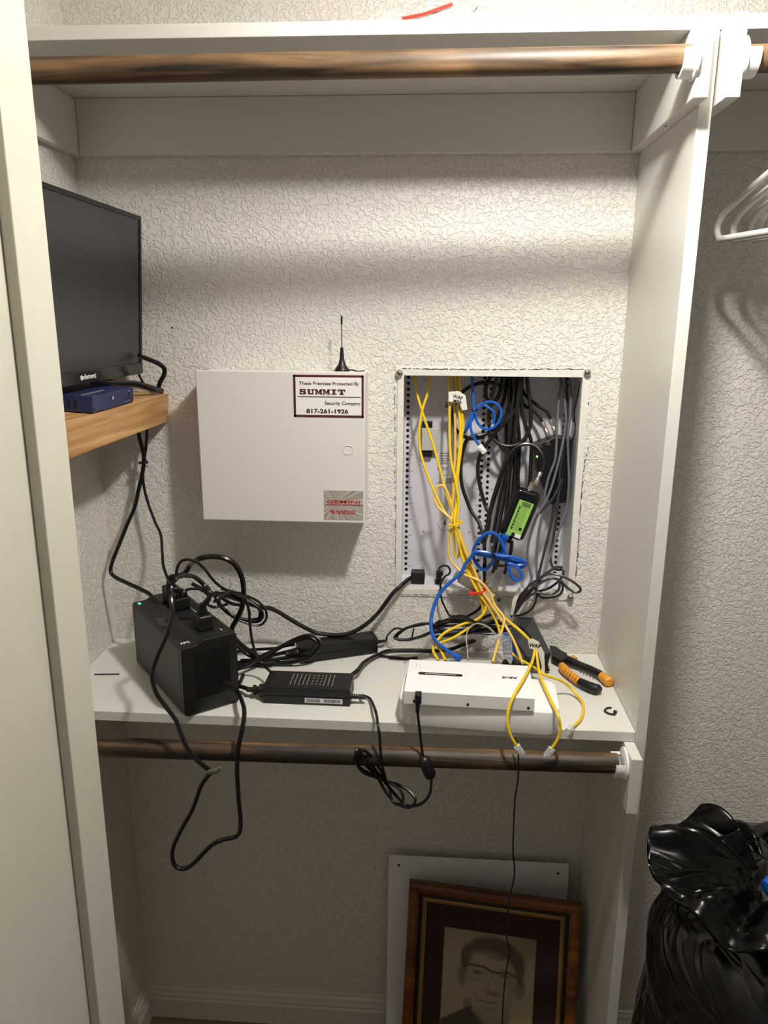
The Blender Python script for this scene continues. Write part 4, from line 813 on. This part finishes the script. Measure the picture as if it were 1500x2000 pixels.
# blue package and crinkled film
tag(MB().prism([A(980, 1234, Y=-.128), A(994, 1240, Y=-.128), A(1012, 1278, Y=-.135), A(1004, 1290, Y=-.15), A(986, 1282, Y=-.15)], (-.002, .014, -.004), .002).build('blue_packet', mat('dark_blue_card', '15489C', .4)), 'dark blue packet standing behind the router under the yellow cables', 'packet')
mb = MB(); g = []
a0 = A(955, 1290, Y=-.165); 
for i in range(13):
    row = []
    for k in range(13):
        u, v_ = i/12, k/12; nz = noise.noise(Vector((u*5, v_*5, 3)))*.016
        row.append(mb.bm.verts.new(a0+Vector((.045*u+.004*nz, .03*v_+nz*.5, .045*v_*(1-.4*abs(u-.5))+nz*.6))))
    g.append(row)
for i in range(12):
    for k in range(12): mb.bm.faces.new((g[i][k], g[i+1][k], g[i+1][k+1], g[i][k+1]))
bmesh.ops.solidify(mb.bm, geom=mb.bm.faces[:], thickness=.0004)
tag(mb.build('plastic_wrap', 'clearbag', None, True), 'crinkled clear plastic wrap behind the router', 'plastic wrap')

# --- pliers
def pt_at(px, py, z): return A(px, py, Z=z)
pv = empty('pliers', 'combination pliers with orange and black grips on the shelf', 'pliers')
c7 = lambda x, y, z: A(1040+x/7.5, 1240+y/7.5, Z=z)
mb = MB(); mb.prism([c7(250, 210, .008), c7(340, 230, .008), c7(400, 275, .008), c7(500, 330, .008), c7(520, 400, .008), c7(390, 440, .008), c7(280, 380, .008)], (0, 0, .010), .0015); mb.build('jaws', 'steel', pv)
mb = MB(); mb.tube([c7(290, 312, .0186), c7(390, 365, .0186)], .0012, 6); mb.build('jaw_gap', 'hole', pv)
def grip(pts, rad, m, name, z=.011): 
    P = spline([c7(x, y, z) for x, y in pts], 5); n = len(P); rs = []
    for i in range(n):
        f_ = i/(n-1)*(len(rad)-1); k = min(int(f_), len(rad)-2); rs.append(rad[k]+(rad[k+1]-rad[k])*(f_-k))
    return MB().tube(P, rs, 12).build(name, m, pv, True)
g1 = grip([(430, 450), (480, 520), (570, 600), (690, 690)], [.0075, .0098, .0088, .0082, .0086], 'orange', 'grip')
g2 = grip([(660, 665), (740, 715), (860, 770), (960, 800), (985, 812)], [.0070, .0092, .0098, .0095, .006], 'black', 'grip')
g3 = grip([(500, 360), (580, 400), (700, 450), (830, 500), (950, 560), (1010, 600)], [.0088, .0092, .0080, .0078, .0082, .0088], 'black', 'grip')
g4 = grip([(985, 575), (1050, 630), (1110, 680), (1130, 700)], [.0080, .0095, .0105, .007], 'orange', 'grip')
g1['label'] = 'orange near grip'; g4['label'] = 'orange end of far grip'
mb = MB()
for i in range(5):
    x, y = 700+48*i, 425+20*i; mb.tube([c7(x, y, .0188), c7(x+12, y+40, .0188)], .0012, 6)
mb.build('grip_ridges', 'blackg', g3, True)
mb = MB()
for i in range(6):
    x, y = 480+36*i, 480+32*i; mb.tube(spline([c7(x+30, y-10, .018), c7(x, y+20, .0206), c7(x-25, y+50, .017)], 3), .0010, 6)
mb.build('grip_ridges', 'orange', g1, True)
MB().tube([c7(585, 325, .014), c7(640, 355, .014)], [.0052, .004], 10).build('thumb_rest', 'orange', pv, True)
# cut cable tie and black stick
tag(MB().tube(spline([A(x, y, Z=.0022) for x, y in ((1194, 1382), (1186, 1383), (1181, 1388), (1188, 1393), (1196, 1395), (1202, 1395))], 6), .0017, 8).box(A(1199, 1393, Z=.001)+Vector((-.001, -.002, 0)), A(1204, 1394, Z=.001)+Vector((.001, .004, .005)), .0006).build('cut_cable_tie', 'cord', None, True), 'curled cut black cable tie on the shelf near the divider', 'cable tie')
tag(MB().tube([A(184, 1317, Z=.0014), A(233, 1316.5, Z=.0014)], .0012, 8).build('thin_stick', 'ink'), 'thin straight dark stick on the shelf left of the battery backup', 'stick')

# ================================================================ LEFT WALL SHELF, SCREEN, SWITCH
tilt = math.radians(3.9)
SM = Matrix.Translation((0, 0, .551)) @ Matrix.Rotation(tilt, 4, 'Y')       # shelf top plane, dips away from the wall
sh = empty('floating_shelf', 'thick honey pine floating shelf on the left wall', 'shelf', mtx=SM)
MB().box((.004, -.60, -.0575), (.1535, -.001, 0), .0015).build('shelf_board', 'pine', sh)
MB().box((.001, -.55, -.045), (.0035, -.05, -.010), 0).build('wall_plate', 'steel', sh)
TM = SM @ Matrix.Translation((.100, -.040, .040))
tv = empty('monitor', 'black flat television on the pine shelf, screen facing right', 'television', mtx=TM)
TW, TH = .545, .290
# local: X = screen normal, Y negative along width, Z up
MB().box((-.030, -TW, 0), (.012, 0, TH), .0035).build('cabinet', 'black', tv)
fr = MB(); fz = .0125
fr.box((.0122, -TW, TH-.008), (.0155, 0, TH), .001); fr.box((.0122, -.0085, .012), (.0155, 0, TH-.008), .001); fr.box((.0122, -TW, .012), (.0155, -TW+.0085, TH-.008), .001)
fr.build('bezel', 'black', tv)
MB().box((.0122, -TW, 0), (.0170, 0, .0215), .0015).build('lower_bezel', 'blackg', tv)
MB().box((.0122, -TW+.0085, .0215), (.0135, -.0085, TH-.008)).build('screen', 'screen', tv)
lbz = [c for c in tv.children if c.name.startswith('lower')][0]
# logo: world pixel ~ (155..185, 722)
lp = TM.inverted() @ A(150, 728, X=.115); ly = lp.y
mm = frame_mtx((.0172, ly, .0075), (0, 1, 0), (0, 0, 1))
t_ = text('lettering', 'element', .0125, 'white', mm @ Matrix.Translation((.0085, 0, 0)), lbz, off=.0001, sx=1.15, space=1.05)
mb = MB(); mb.tube([Vector((.0174, ly+.0035+.0028*math.cos(a), .0105+.0034*math.sin(a))) for a in [2*PI*k/16 for k in range(17)]], .0008, 6, False); mb.box((.0171, ly+.0012, .0100), (.0176, ly+.0058, .0110)); mb.build('emblem', 'white', lbz)
# legs
inv = TM.inverted()
def leg(pts, r):
    P = spline([inv @ p for p in pts], 6); return MB().tube(P, r, 10, flat=.6).build('stand_leg', 'blackg', tv, True)
def shelf_pt(x, y, z=0): return SM @ Vector((x, y, z))
leg([shelf_pt(.100, -.235, .040), shelf_pt(.112, -.17, .031), shelf_pt(.128, -.11, .026), shelf_pt(.141, -.06, .014), shelf_pt(.147, -.018, .006)], .0062)
leg([shelf_pt(.080, -.11, .043), shelf_pt(.06, -.08, .022), shelf_pt(.05, -.065, .005)], .004)
leg([shelf_pt(.100, -.37, .040), shelf_pt(.12, -.43, .028), shelf_pt(.145, -.50, .006)], .0062)
leg([shelf_pt(.100, -.37, .040), shelf_pt(.07, -.39, .028), shelf_pt(.04, -.40, .006)], .005)
# switch
NM = SM @ Matrix.Translation((.1515, -.178, .0005)) @ Matrix.Rotation(math.radians(1.0), 4, 'Z')
ns = empty('network_switch', 'navy blue metal network switch in front of the television', 'network switch', mtx=NM)
SL = .172
MB().box((-.098, -SL, 0.001), (0, 0, .027), .001).build('housing', 'navy', ns)
mb = MB(); mb.box((0, -SL*.60, .0155), (.0003, -SL*.565, .0195)); mb.box((.0, -.036, .0075), (.0003, -.030, .0115)); mb.box((0, -.024, .008), (.0003, -.018, .0205)); mb.build('ports', 'hole', ns)
mb = MB(); mb.box((0, -SL*.54, .0150), (.0004, -SL*.525, .0200)); mb.box((0, -SL*.545, .0150), (.0004, -SL*.52, .0172)); mb.box((0, -.024, .0225), (.0004, -.0175, .0231)); mb.box((0, -.0235, .0058), (.0004, -.019, .0064)); mb.box((0, -.036, .0052), (.0004, -.0315, .0058)); mb.build('printed_marks', 'white', ns)
mb = MB()
for i in range(4): mb.box((-.030-.010*i, -SL-.0003, .007), (-.026-.010*i, -SL, .019))
mb.build('vent_slots', 'hole', ns)
mb = MB()
for y_ in (-.0045, -SL+.005): mb.lathe([(.0024, 0), (.0020, .0008)], (0, y_, .0075), (1, 0, 0), 12)
mb.build('screw', 'hole', ns)
mb = MB(); xx = -SL*.95
while xx < -SL*.45: l = random.uniform(.003, .007); mb.box((-.024, xx, .0271), (-.020, xx+l, .0273)); xx += l+.0012
mb.build('printed_text', 'label_grey', ns)
# cords by the television
cord([(272, 694, -.075), (281, 698, -.06), (296, 704, -.05), (311, 711, -.045), (321, 720, -.04), (320, 733, -.035), (313, 746, -.03), (309, 760, -.028)], 'black cable bending behind the television down to the pine shelf', .0046)
cord([(268, 722, -.03), (273, 735, -.028), (279, 748, -.026), (281, 759, -.024)], 'thin black cable between television and pine shelf', .0024)
cord([(270, 842, -.045), (273, 858, -.042), (279, 880, -.038), (281, 900, -.034), (278, 925, -.032), (271, 955, -.032), (263, 990, -.034), (248, 1025, -.04), (232, 1065, -.05), (220, 1095, -.058), (216, 1112, -.062), (219, 1122, -.066), (232, 1131, -.074), (262, 1145, -.09), (290, 1159, -.105), (302, 1170, -.12), (320, 1180, -.14)], 'thicker black cord from the pine shelf, bowing left to the backup', .0042)
cord([(287, 838, -.03), (286, 860, -.03), (284, 882, -.029), (280, 905, -.028), (279, 928, -.028), (282, 955, -.03), (290, 985, -.034), (303, 1020, -.04), (314, 1045, -.05), (317, 1080, -.07), (319, 1105, -.09), (327, 1128, -.12), (338, 1146, -.15)], 'thinner black cord from the pine shelf, bowing right to the backup', .0030)
c0 = A(280, 903, Y=-.031); mb = MB().tube([c0+Vector((.0085*math.cos(a), .0085*math.sin(a), .001*math.cos(a))) for a in [2*PI*k/16 for k in range(17)]], .0020, 6)
for dx, dz in ((.012, .008), (.013, 0), (.013, -.007)): mb.tube(spline([c0+Vector((.004, -.009, 0)), c0+Vector((.008, -.010, dz*.7)), c0+Vector((dx, -.009, dz))], 4), .0009, 5)
tag(mb.build('cable_tie', 'cord', None, True), 'black tie pinching the two cords under the pine shelf', 'cable tie')

# ================================================================ LEANING COVER AND PORTRAIT
def lean_frame(tl, tr, y_top, y_bot):
    """local frame: origin top left corner, x along top edge, y down the face towards the floor"""
    a, b = A(*tl, Y=y_top), A(*tr, Y=y_top); h = a.z-FLOOR
    x = (b-a); dn = Vector((0, y_bot-y_top, -h)); xn = x.normalized(); dn = (dn-xn*dn.dot(xn)); L_ = dn.length; dn.normalize()
    return frame_mtx(a, xn, -dn), x.length, L_
cm, cw, ch = lean_frame((759, 1670), (1112, 1688), -.026, -.075)
ch -= .012
cv = empty('cabinet_cover', 'white flat metal cover with corner holes leaning on the wall behind the portrait', 'cover', mtx=cm)
MB().box((0, -ch, -.004), (cw, 0, 0), .0012).build('cover_plate', mat('cool_white_enamel', 'E2E4E4', .4), cv)
mb = MB()
for x_, y_ in ((.024, -.024), (cw-.024, -.024), (.024, -ch+.024), (cw-.024, -ch+.024)): mb.lathe([(.0030, 0), (.0030, .0004)], (x_, y_, .0001), (0, 0, 1), 12)
mb.build('screw_holes', 'hole', cv)
a, b = A(801, 1717, Y=-.060), A(1136, 1758, Y=-.104); b.z = a.z
xn = (b-a).normalized(); h = a.z-FLOOR; dn = Vector((0, -.13, -h)); dn = (dn-xn*dn.dot(xn)).normalized()
pm_ = frame_mtx(a, xn, -dn); PW = (b-a).length; PH = .462
po = empty('framed_portrait', 'wood framed sepia portrait of a man in glasses, leaning under the shelf', 'picture frame', mtx=pm_)
def ringmesh(x0, x1, y0, y1, prof, name, m):
    """mitred frame: prof = list of (inset, height)"""
    mb = MB(); rings = []
    for ins, hh in prof:
        rings.append([mb.bm.verts.new((x, y, hh)) for x, y in ((x0+ins, y0-ins), (x1-ins, y0-ins), (x1-ins, y1+ins), (x0+ins, y1+ins))])
    rings.append(rings[0])
    for r1, r2 in zip(rings, rings[1:]):
        for k in range(4): mb.bm.faces.new((r1[k], r1[(k+1) % 4], r2[(k+1) % 4], r2[k]))
    return mb.build(name, m, po)
ringmesh(0, PW, 0, -PH, [(0, -.004), (0, .010), (.003, .014), (.010, .016), (.018, .014), (.024, .010), (.024, -.004)], 'outer_moulding', 'frame')
ringmesh(0, PW, 0, -PH, [(.0242, -.003), (.0242, .008), (.028, .0045), (.033, .0045), (.033, -.003)], 'black_inset', 'black')
ringmesh(0, PW, 0, -PH, [(.0332, -.003), (.0332, .0065), (.037, .0085), (.042, .0065), (.0425, -.003)], 'gilt_lip', 'gold')
MB().box((.041, -PH+.041, -.003), (PW-.041, -.041, .0015)).build('mount_board', 'mat_board', po)
# portrait print : colours of the print itself, computed on a fine grid
PX0, PX1 = PW*.225, PW*.755; pw_ = PX1-PX0; PY0 = -.095
def sst(e0, e1, x): t = max(0, min(1, (x-e0)/(e1-e0))); return t*t*(3-2*t)
def ell(u, v, cu, cv_, ru, rv, soft=.25): return 1-sst(1-soft, 1+soft, math.hypot((u-cu)/ru, (v-cv_)/rv))
def seg(u, v, a, b, w_):
    ax, ay = a; bx, by_ = b; dx, dy = bx-ax, by_-ay; t = max(0, min(1, ((u-ax)*dx+(v-ay)*dy)/(dx*dx+dy*dy))); return 1-sst(w_*.4, w_*1.3, math.hypot(u-ax-t*dx, v-ay-t*dy))
def pcol(u, v):
    bg = .34-.10*sst(.55, 1, u)*(1-sst(.2, .6, v))-.05*sst(.3, 0, v); c = bg
    def mixv(c, m_, v_): return c+(v_-c)*max(0, min(1, m_))
    c = mixv(c, ell(u, v, .22, .50, .065, .125), .22); c = mixv(c, ell(u, v, .85, .56, .06, .11), .20); c = mixv(c, ell(u, v, .225, .49, .03, .07, .4), .14); c = mixv(c, ell(u, v, .865, .50, .03, .04, .4), .12)
    neck = 1-sst(.24, .27, abs(u-.50)); c = mixv(c, neck*sst(.72, .78, v), .20)
    # coat
    k = sst(-.01, .02, v-(1.02-.62*max(0, u)) if u < .33 else -1); c = mixv(c, k, .05)
    k = sst(-.01, .02, v-(.86+ (u-.33)*1.0)) * (1 if .3 < u < .62 else 0); c = mixv(c, k*.9, .05)
    k = sst(-.01, .02, v-(1.22-.30*(u-.62))) * (1 if u >= .62 else 0); c = mixv(c, k, .06)
    head = ell(u, v, .535, .30, .33, .27, .12); c = mixv(c, head, .085)          # hair mass
    side = ell(u, v, .80, .34, .095, .18, .2); c = mixv(c, side, .09); side = ell(u, v, .27, .30, .075, .15, .2); c = mixv(c, side, .09)
    face = max(ell(u, v, .53, .50, .285, .30, .10), ell(u, v, .545, .68, .235, .27, .12)); top = sst(.185, .245, v+.05*math.sin(u*9)-.10*ell(u, v, .60, .2, .08, .09, .4)); face *= top
    sh = .335-.10*sst(.62, .86, u)-.05*sst(.35, .25, u)-.06*sst(.72, .95, v)
    c = mixv(c, face, sh); c = mixv(c, ell(u, v, .47, .27, .17, .07, .6)*.5, .38)
    for cu in (.37, .66):
        e = ell(u, v, cu, .455, .12, .085, .15)-ell(u, v, cu, .455, .105, .07, .15); c = mixv(c, e*.5, .12)
        c = mixv(c, ell(u, v, cu+.01, .445, .060, .022, .5)*.8, .09)
    c = mixv(c, seg(u, v, (.24, .395), (.30, .372), .013), .06); c = mixv(c, seg(u, v, (.30, .372), (.45, .375), .013), .06); c = mixv(c, seg(u, v, (.45, .375), (.53, .415), .012), .05)
    c = mixv(c, seg(u, v, (.53, .415), (.59, .415), .012), .05); c = mixv(c, seg(u, v, (.59, .425), (.70, .40), .013), .06); c = mixv(c, seg(u, v, (.70, .40), (.82, .44), .012), .08)
    c = mixv(c, ell(u, v, .57, .655, .085, .035, .5)*.7, .12); c = mixv(c, seg(u, v, (.515, .52), (.505, .62), .022)*.4, .2); c = mixv(c, ell(u, v, .56, .56, .03, .09, .6)*.5, .38)
    c = mixv(c, seg(u, v, (.42, .755), (.52, .765), .012)*.8, .12); c = mixv(c, seg(u, v, (.52, .765), (.61, .755), .012)*.8, .12); c = mixv(c, ell(u, v, .53, .825, .09, .02, .6)*.5, .16)
    c = mixv(c, seg(u, v, (.36, .66), (.40, .74), .03)*.35, .2); c = mixv(c, ell(u, v, .545, .90, .10, .035, .6)*.3, .22)
    return c
NX, NY = 110, 138; ph_ = pw_*1.25
verts = []; cols = []
for jv in range(NY+1):
    for iu in range(NX+1):
        u, v_ = iu/NX, jv/NY*1.25; verts.append((PX0+u*pw_, PY0-v_*pw_, .0019)); g_ = pcol(u, v_); cols.append((g_*1.02, g_*.80, g_*.50, 1))
faces = [(jv*(NX+1)+iu, (jv+1)*(NX+1)+iu, (jv+1)*(NX+1)+iu+1, jv*(NX+1)+iu+1) for jv in range(NY) for iu in range(NX)]
me = bpy.data.meshes.new('photo_print'); me.from_pydata(verts, [], faces); ca = me.color_attributes.new('print', 'FLOAT_COLOR', 'POINT')
for i, c_ in enumerate(cols): ca.data[i].color = c_
pmat = bpy.data.materials.new('sepia_print'); pmat.use_nodes = True; nt = pmat.node_tree; an_ = nt.nodes.new('ShaderNodeVertexColor'); an_.layer_name = 'print'
nt.links.new(an_.outputs[0], nt.nodes['Principled BSDF'].inputs['Base Color']); nt.nodes['Principled BSDF'].inputs['Roughness'].default_value = .5
me.materials.append(pmat); pp = bpy.data.objects.new('photo_print', me); COL.objects.link(pp); pp.parent = po
ph_b = -PH+.050
mb = MB(); t2 = .0006
mb.box((PX0-.001, PY0, .0016), (PX1+.001, PY0+.0012, .0024)); mb.box((PX0-.0014, PY0-ph_, .0016), (PX0, PY0, .0024)); mb.box((PX1, PY0-ph_, .0016), (PX1+.0014, PY0, .0024)); mb.build('mount_bevel', 'gold', po)

# ================================================================ HANGERS
hb = A(1397, 464, Y=-.135); hz = hb.z
hp = A(1500, 447, Z=hz); hd = (hp-hb); hd.z = 0; hd.normalize()
RODY, RODZ = rC.y, rC.z+.0172
def hanger(label, o=None):
    e = empty('clothes_hanger', label, 'hanger', 'white tubular hangers on the right rod'); return e
def build_hanger(e):
    # local: x along the bar (front positive), z up, origin at the hook contact
    H = -(RODZ-hz)-.004; L0 = .205; r = .0056; sh_ = -.108
    P = spline([Vector((.03, 0, sh_)), Vector((-.03, 0, sh_-.012)), Vector((-L0+.035, 0, H+.052)), Vector((-L0+.004, 0, H+.030)), Vector((-L0, 0, H+.014)), Vector((-L0+.010, 0, H+.001)), Vector((-L0+.03, 0, H)), Vector((0, 0, H)), Vector((L0-.03, 0, H)), Vector((L0-.01, 0, H+.001)), Vector((L0, 0, H+.014)), Vector((L0-.004, 0, H+.030)), Vector((L0-.035, 0, H+.052)), Vector((.03, 0, sh_-.012)), Vector((-.03, 0, sh_))], 6)
    MB().tube(P, r, 10).build('frame', 'hanger', e, True)
    K = [Vector((.0, 0, sh_-.004)), Vector((0, 0, -.075)), Vector((-.004, 0, -.055)), Vector((-.020, 0, -.030)), Vector((-.0225, 0, -.012)), Vector((-.012, 0, .002)), Vector((.002, 0, .0045)), Vector((.016, 0, -.002)), Vector((.0225, 0, -.016))]
    MB().tube(spline(K, 6), .0036, 10).build('hook', 'hanger', e, True)
    N_ = [Vector((-.055, 0, sh_-.022)), Vector((-.058, 0, sh_-.008)), Vector((-.052, 0, sh_+.004)), Vector((-.044, 0, sh_-.004)), Vector((-.040, 0, sh_-.014))]
    MB().tube(spline(N_, 5), .0034, 8).build('strap_notch', 'hanger', e, True)
ang0 = math.atan2(hd.y, hd.x)
h0 = hanger('white plastic hanger nearest the divider, leftmost of the row'); build_hanger(h0)
def hang_at(e, dx, da):
    a_ = ang0+da; cy = RODY; s_ = (cy-hb.y)/math.sin(a_); cxx = hb.x+dx+s_*math.cos(a_)
    e.matrix_world = Matrix.Translation((cxx, cy, RODZ)) @ Matrix.Rotation(a_, 4, 'Z')
hang_at(h0, 0, 0)
labs = ['white plastic hanger second from the left in the row', 'white plastic hanger third from the left in the row', 'white plastic hanger fourth from the left in the row', 'white plastic hanger fifth from the left, slightly turned', 'white plastic hanger last in the row, cut by the picture edge']
for i, lb_ in enumerate(labs):
    e = h0.copy(); COL.objects.link(e); e['label'] = lb_
    for ch_ in list(h0.children):
        c_ = ch_.copy(); COL.objects.link(c_); c_.parent = e
    hang_at(e, .026*(i+1)+(0, .001, .002, -.002, .012)[i], (.01, .02, .03, .07, .10)[i])

# ================================================================ RUBBISH BAG
bl = A(1252, 1880, Y=-.48); bc = Vector((bl.x+.235, -.50, FLOOR))
gb = empty('rubbish_bag', 'large full black rubbish bag at the lower right corner', 'rubbish bag', mtx=Matrix.Translation(bc))
tz = A(1500, 1745, Y=-.58).z-FLOOR
def ridge(p): return 1-abs(noise.noise(p))*2.2
mb = MB(); NT, NR = 150, 90; rings = []
for i in range(NR+1):
    t = i/NR; z = .004 + (tz-.015)*t
    base = .235*(1-.07*t) if t < .84 else .235*.94*max(.02, math.cos(min(1, (t-.84)/.16)*PI/2))**.55
    if t < .06: base *= .86+.14*math.sqrt(t/.06)
    ring_ = []
    for k in range(NT):
        a = 2*PI*k/NT; p = Vector((math.cos(a), math.sin(a), z*1.9))
        n1 = noise.noise(p*1.3+Vector((3, 1, 7))); n2 = ridge(p*1.15+Vector((n1*.8, 4, 2+n1))); n3 = ridge(Vector((p.x*2.2, p.y*2.2, p.z*1.1+n1*1.5)))
        r = base*(1+.07*n1+.055*(n2-.5)+.035*(n3-.5))
        ring_.append(mb.bm.verts.new((r*math.cos(a), r*math.sin(a)*1.05, z+.02*n1*(1-t))))
    rings.append(ring_)
for r1, r2 in zip(rings, rings[1:]):
    for k in range(NT): mb.bm.faces.new((r1[k], r1[(k+1) % NT], r2[(k+1) % NT], r2[k]))
mb.bm.faces.new(rings[0][::-1]); mb.bm.faces.new(rings[-1])
mb.build('bag_body', 'bag', gb, True, 180)
# gathered collar: pleated sheet rising from the drawstring and flopping outwards
tp = A(1512, 1742, Y=-.52)-bc
mb = MB(); NT, NR = 180, 30; rows = []
aim = [(A(1284, 1606, Y=-.50)-bc, .42), (A(1372, 1582, Y=-.42)-bc, .50), (A(1275, 1720, Y=-.56)-bc, .6), (A(1450, 1606, Y=-.38)-bc, .6)]
for i in range(NR+1):
    s_ = i/NR; row = []
    for k in range(NT):
        a = 2*PI*k/NT; R = .165+.02*noise.noise(Vector((math.cos(a)*2, math.sin(a)*2, 5))); H = .02
        for v, wdt in aim:
            d = v-tp; da = (a-math.atan2(d.y, d.x)+PI) % (2*PI)-PI; g_ = math.exp(-(da/wdt/.8)**2)
            R += (math.hypot(d.x, d.y)-R)*g_*.9; H += (d.z-H)*g_*.95
        pl_ = noise.noise(Vector((math.cos(a)*2.6, math.sin(a)*2.6, 1.3)))
        fold = (.034*(abs(pl_)-.2)+.008*math.sin(a*17+3*pl_))*math.sin(PI*min(1, s_*.8))
        r = .012+(R-.012)*(s_**.85)
        z = H*(s_**.75) + fold + .022*math.sin(PI*s_)
        row.append(mb.bm.verts.new((tp.x+r*math.cos(a), tp.y+r*math.sin(a), tp.z+z)))
    rows.append(row)
for r1, r2 in zip(rows, rows[1:]):
    for k in range(NT): mb.bm.faces.new((r1[k], r1[(k+1) % NT], r2[(k+1) % NT], r2[k]))
bmesh.ops.solidify(mb.bm, geom=mb.bm.faces[:], thickness=.0006)
mb.build('gathered_top', 'bag', gb, True, 180)
tc_ = A(1502, 1733, Y=-.60)-bc
MB().lathe([(.003, -.012), (.012, -.010), (.016, 0), (.012, .010), (.003, .012)], tc_+Vector((.006, .0, 0)), (1, .3, .2), 16).tube(spline([tc_+Vector((.0, 0, -.01)), tc_+Vector((.03, -.01, .01)), tc_+Vector((.07, .02, .0))], 5), .006, 8).build('drawstring', 'blue', gb, True)

# ================================================================ CLEAR BAG ON TOP SHELF
zt2 = ZT+T19+.0005
c1 = A(620, 36, Y=-.20).x; c2 = A(965, 30, Y=-.20).x
cb = empty('clear_plastic_bag', 'crumpled clear plastic bag lying on the top shelf', 'plastic bag', mtx=Matrix.Translation((c1, -.300, zt2)))
mb = MB(); Lb = c2-c1; NU, NV = 46, 20; top = []; bot = []
for i in range(NU+1):
    u = i/NU; rt = []; rb2 = []
    hgt = .008+.052*sst(.25, .68, u)*(1-.55*sst(.90, 1.0, u))
    for k in range(NV+1):
        v_ = k/NV; e_ = (math.sin(PI*v_)**.45 if 0 < v_ < 1 else 0)*min(1, (u/.05)**.5 if u < .05 else 1, ((1-u)/.06)**.5 if u > .94 else 1)
        nn = noise.noise(Vector((u*9, v_*4, 2)))*.006
        x_, y_ = u*Lb, v_*.17+.006*noise.noise(Vector((u*6, 9, 1)))
        rt.append(mb.bm.verts.new((x_, y_, .001+max(0, hgt*e_+nn*e_)))); rb2.append(mb.bm.verts.new((x_, y_, 0)))
    top.append(rt); bot.append(rb2)
for i in range(NU):
    for k in range(NV):
        mb.bm.faces.new((top[i][k], top[i+1][k], top[i+1][k+1], top[i][k+1])); mb.bm.faces.new((bot[i][k+1], bot[i+1][k+1], bot[i+1][k], bot[i][k]))
mb.build('bag_film', 'clearbag', cb, True, 180)
mb = MB(); mb.tube(spline([Vector((Lb*.50, -.003, .002)), Vector((Lb*.62, -.002, .008)), Vector((Lb*.72, .000, .017)), Vector((Lb*.76, .001, .020))], 5), .0022, 8); mb.build('red_zip', 'redplastic', cb, True)
ct = empty('hardware_packet', 'small dark hardware showing through the clear bag on the top shelf', 'packet', mtx=Matrix.Translation((c1+Lb*.66, -.296, zt2+.001)))
MB().box((0, 0, 0), (.030, .03, .012), .002).build('packet_body', 'label_grey', ct)
MB().tube([Vector((.052, .0, .004)), Vector((.062, .004, .016))], .0012, 6).build('nail', 'steel', ct, True)
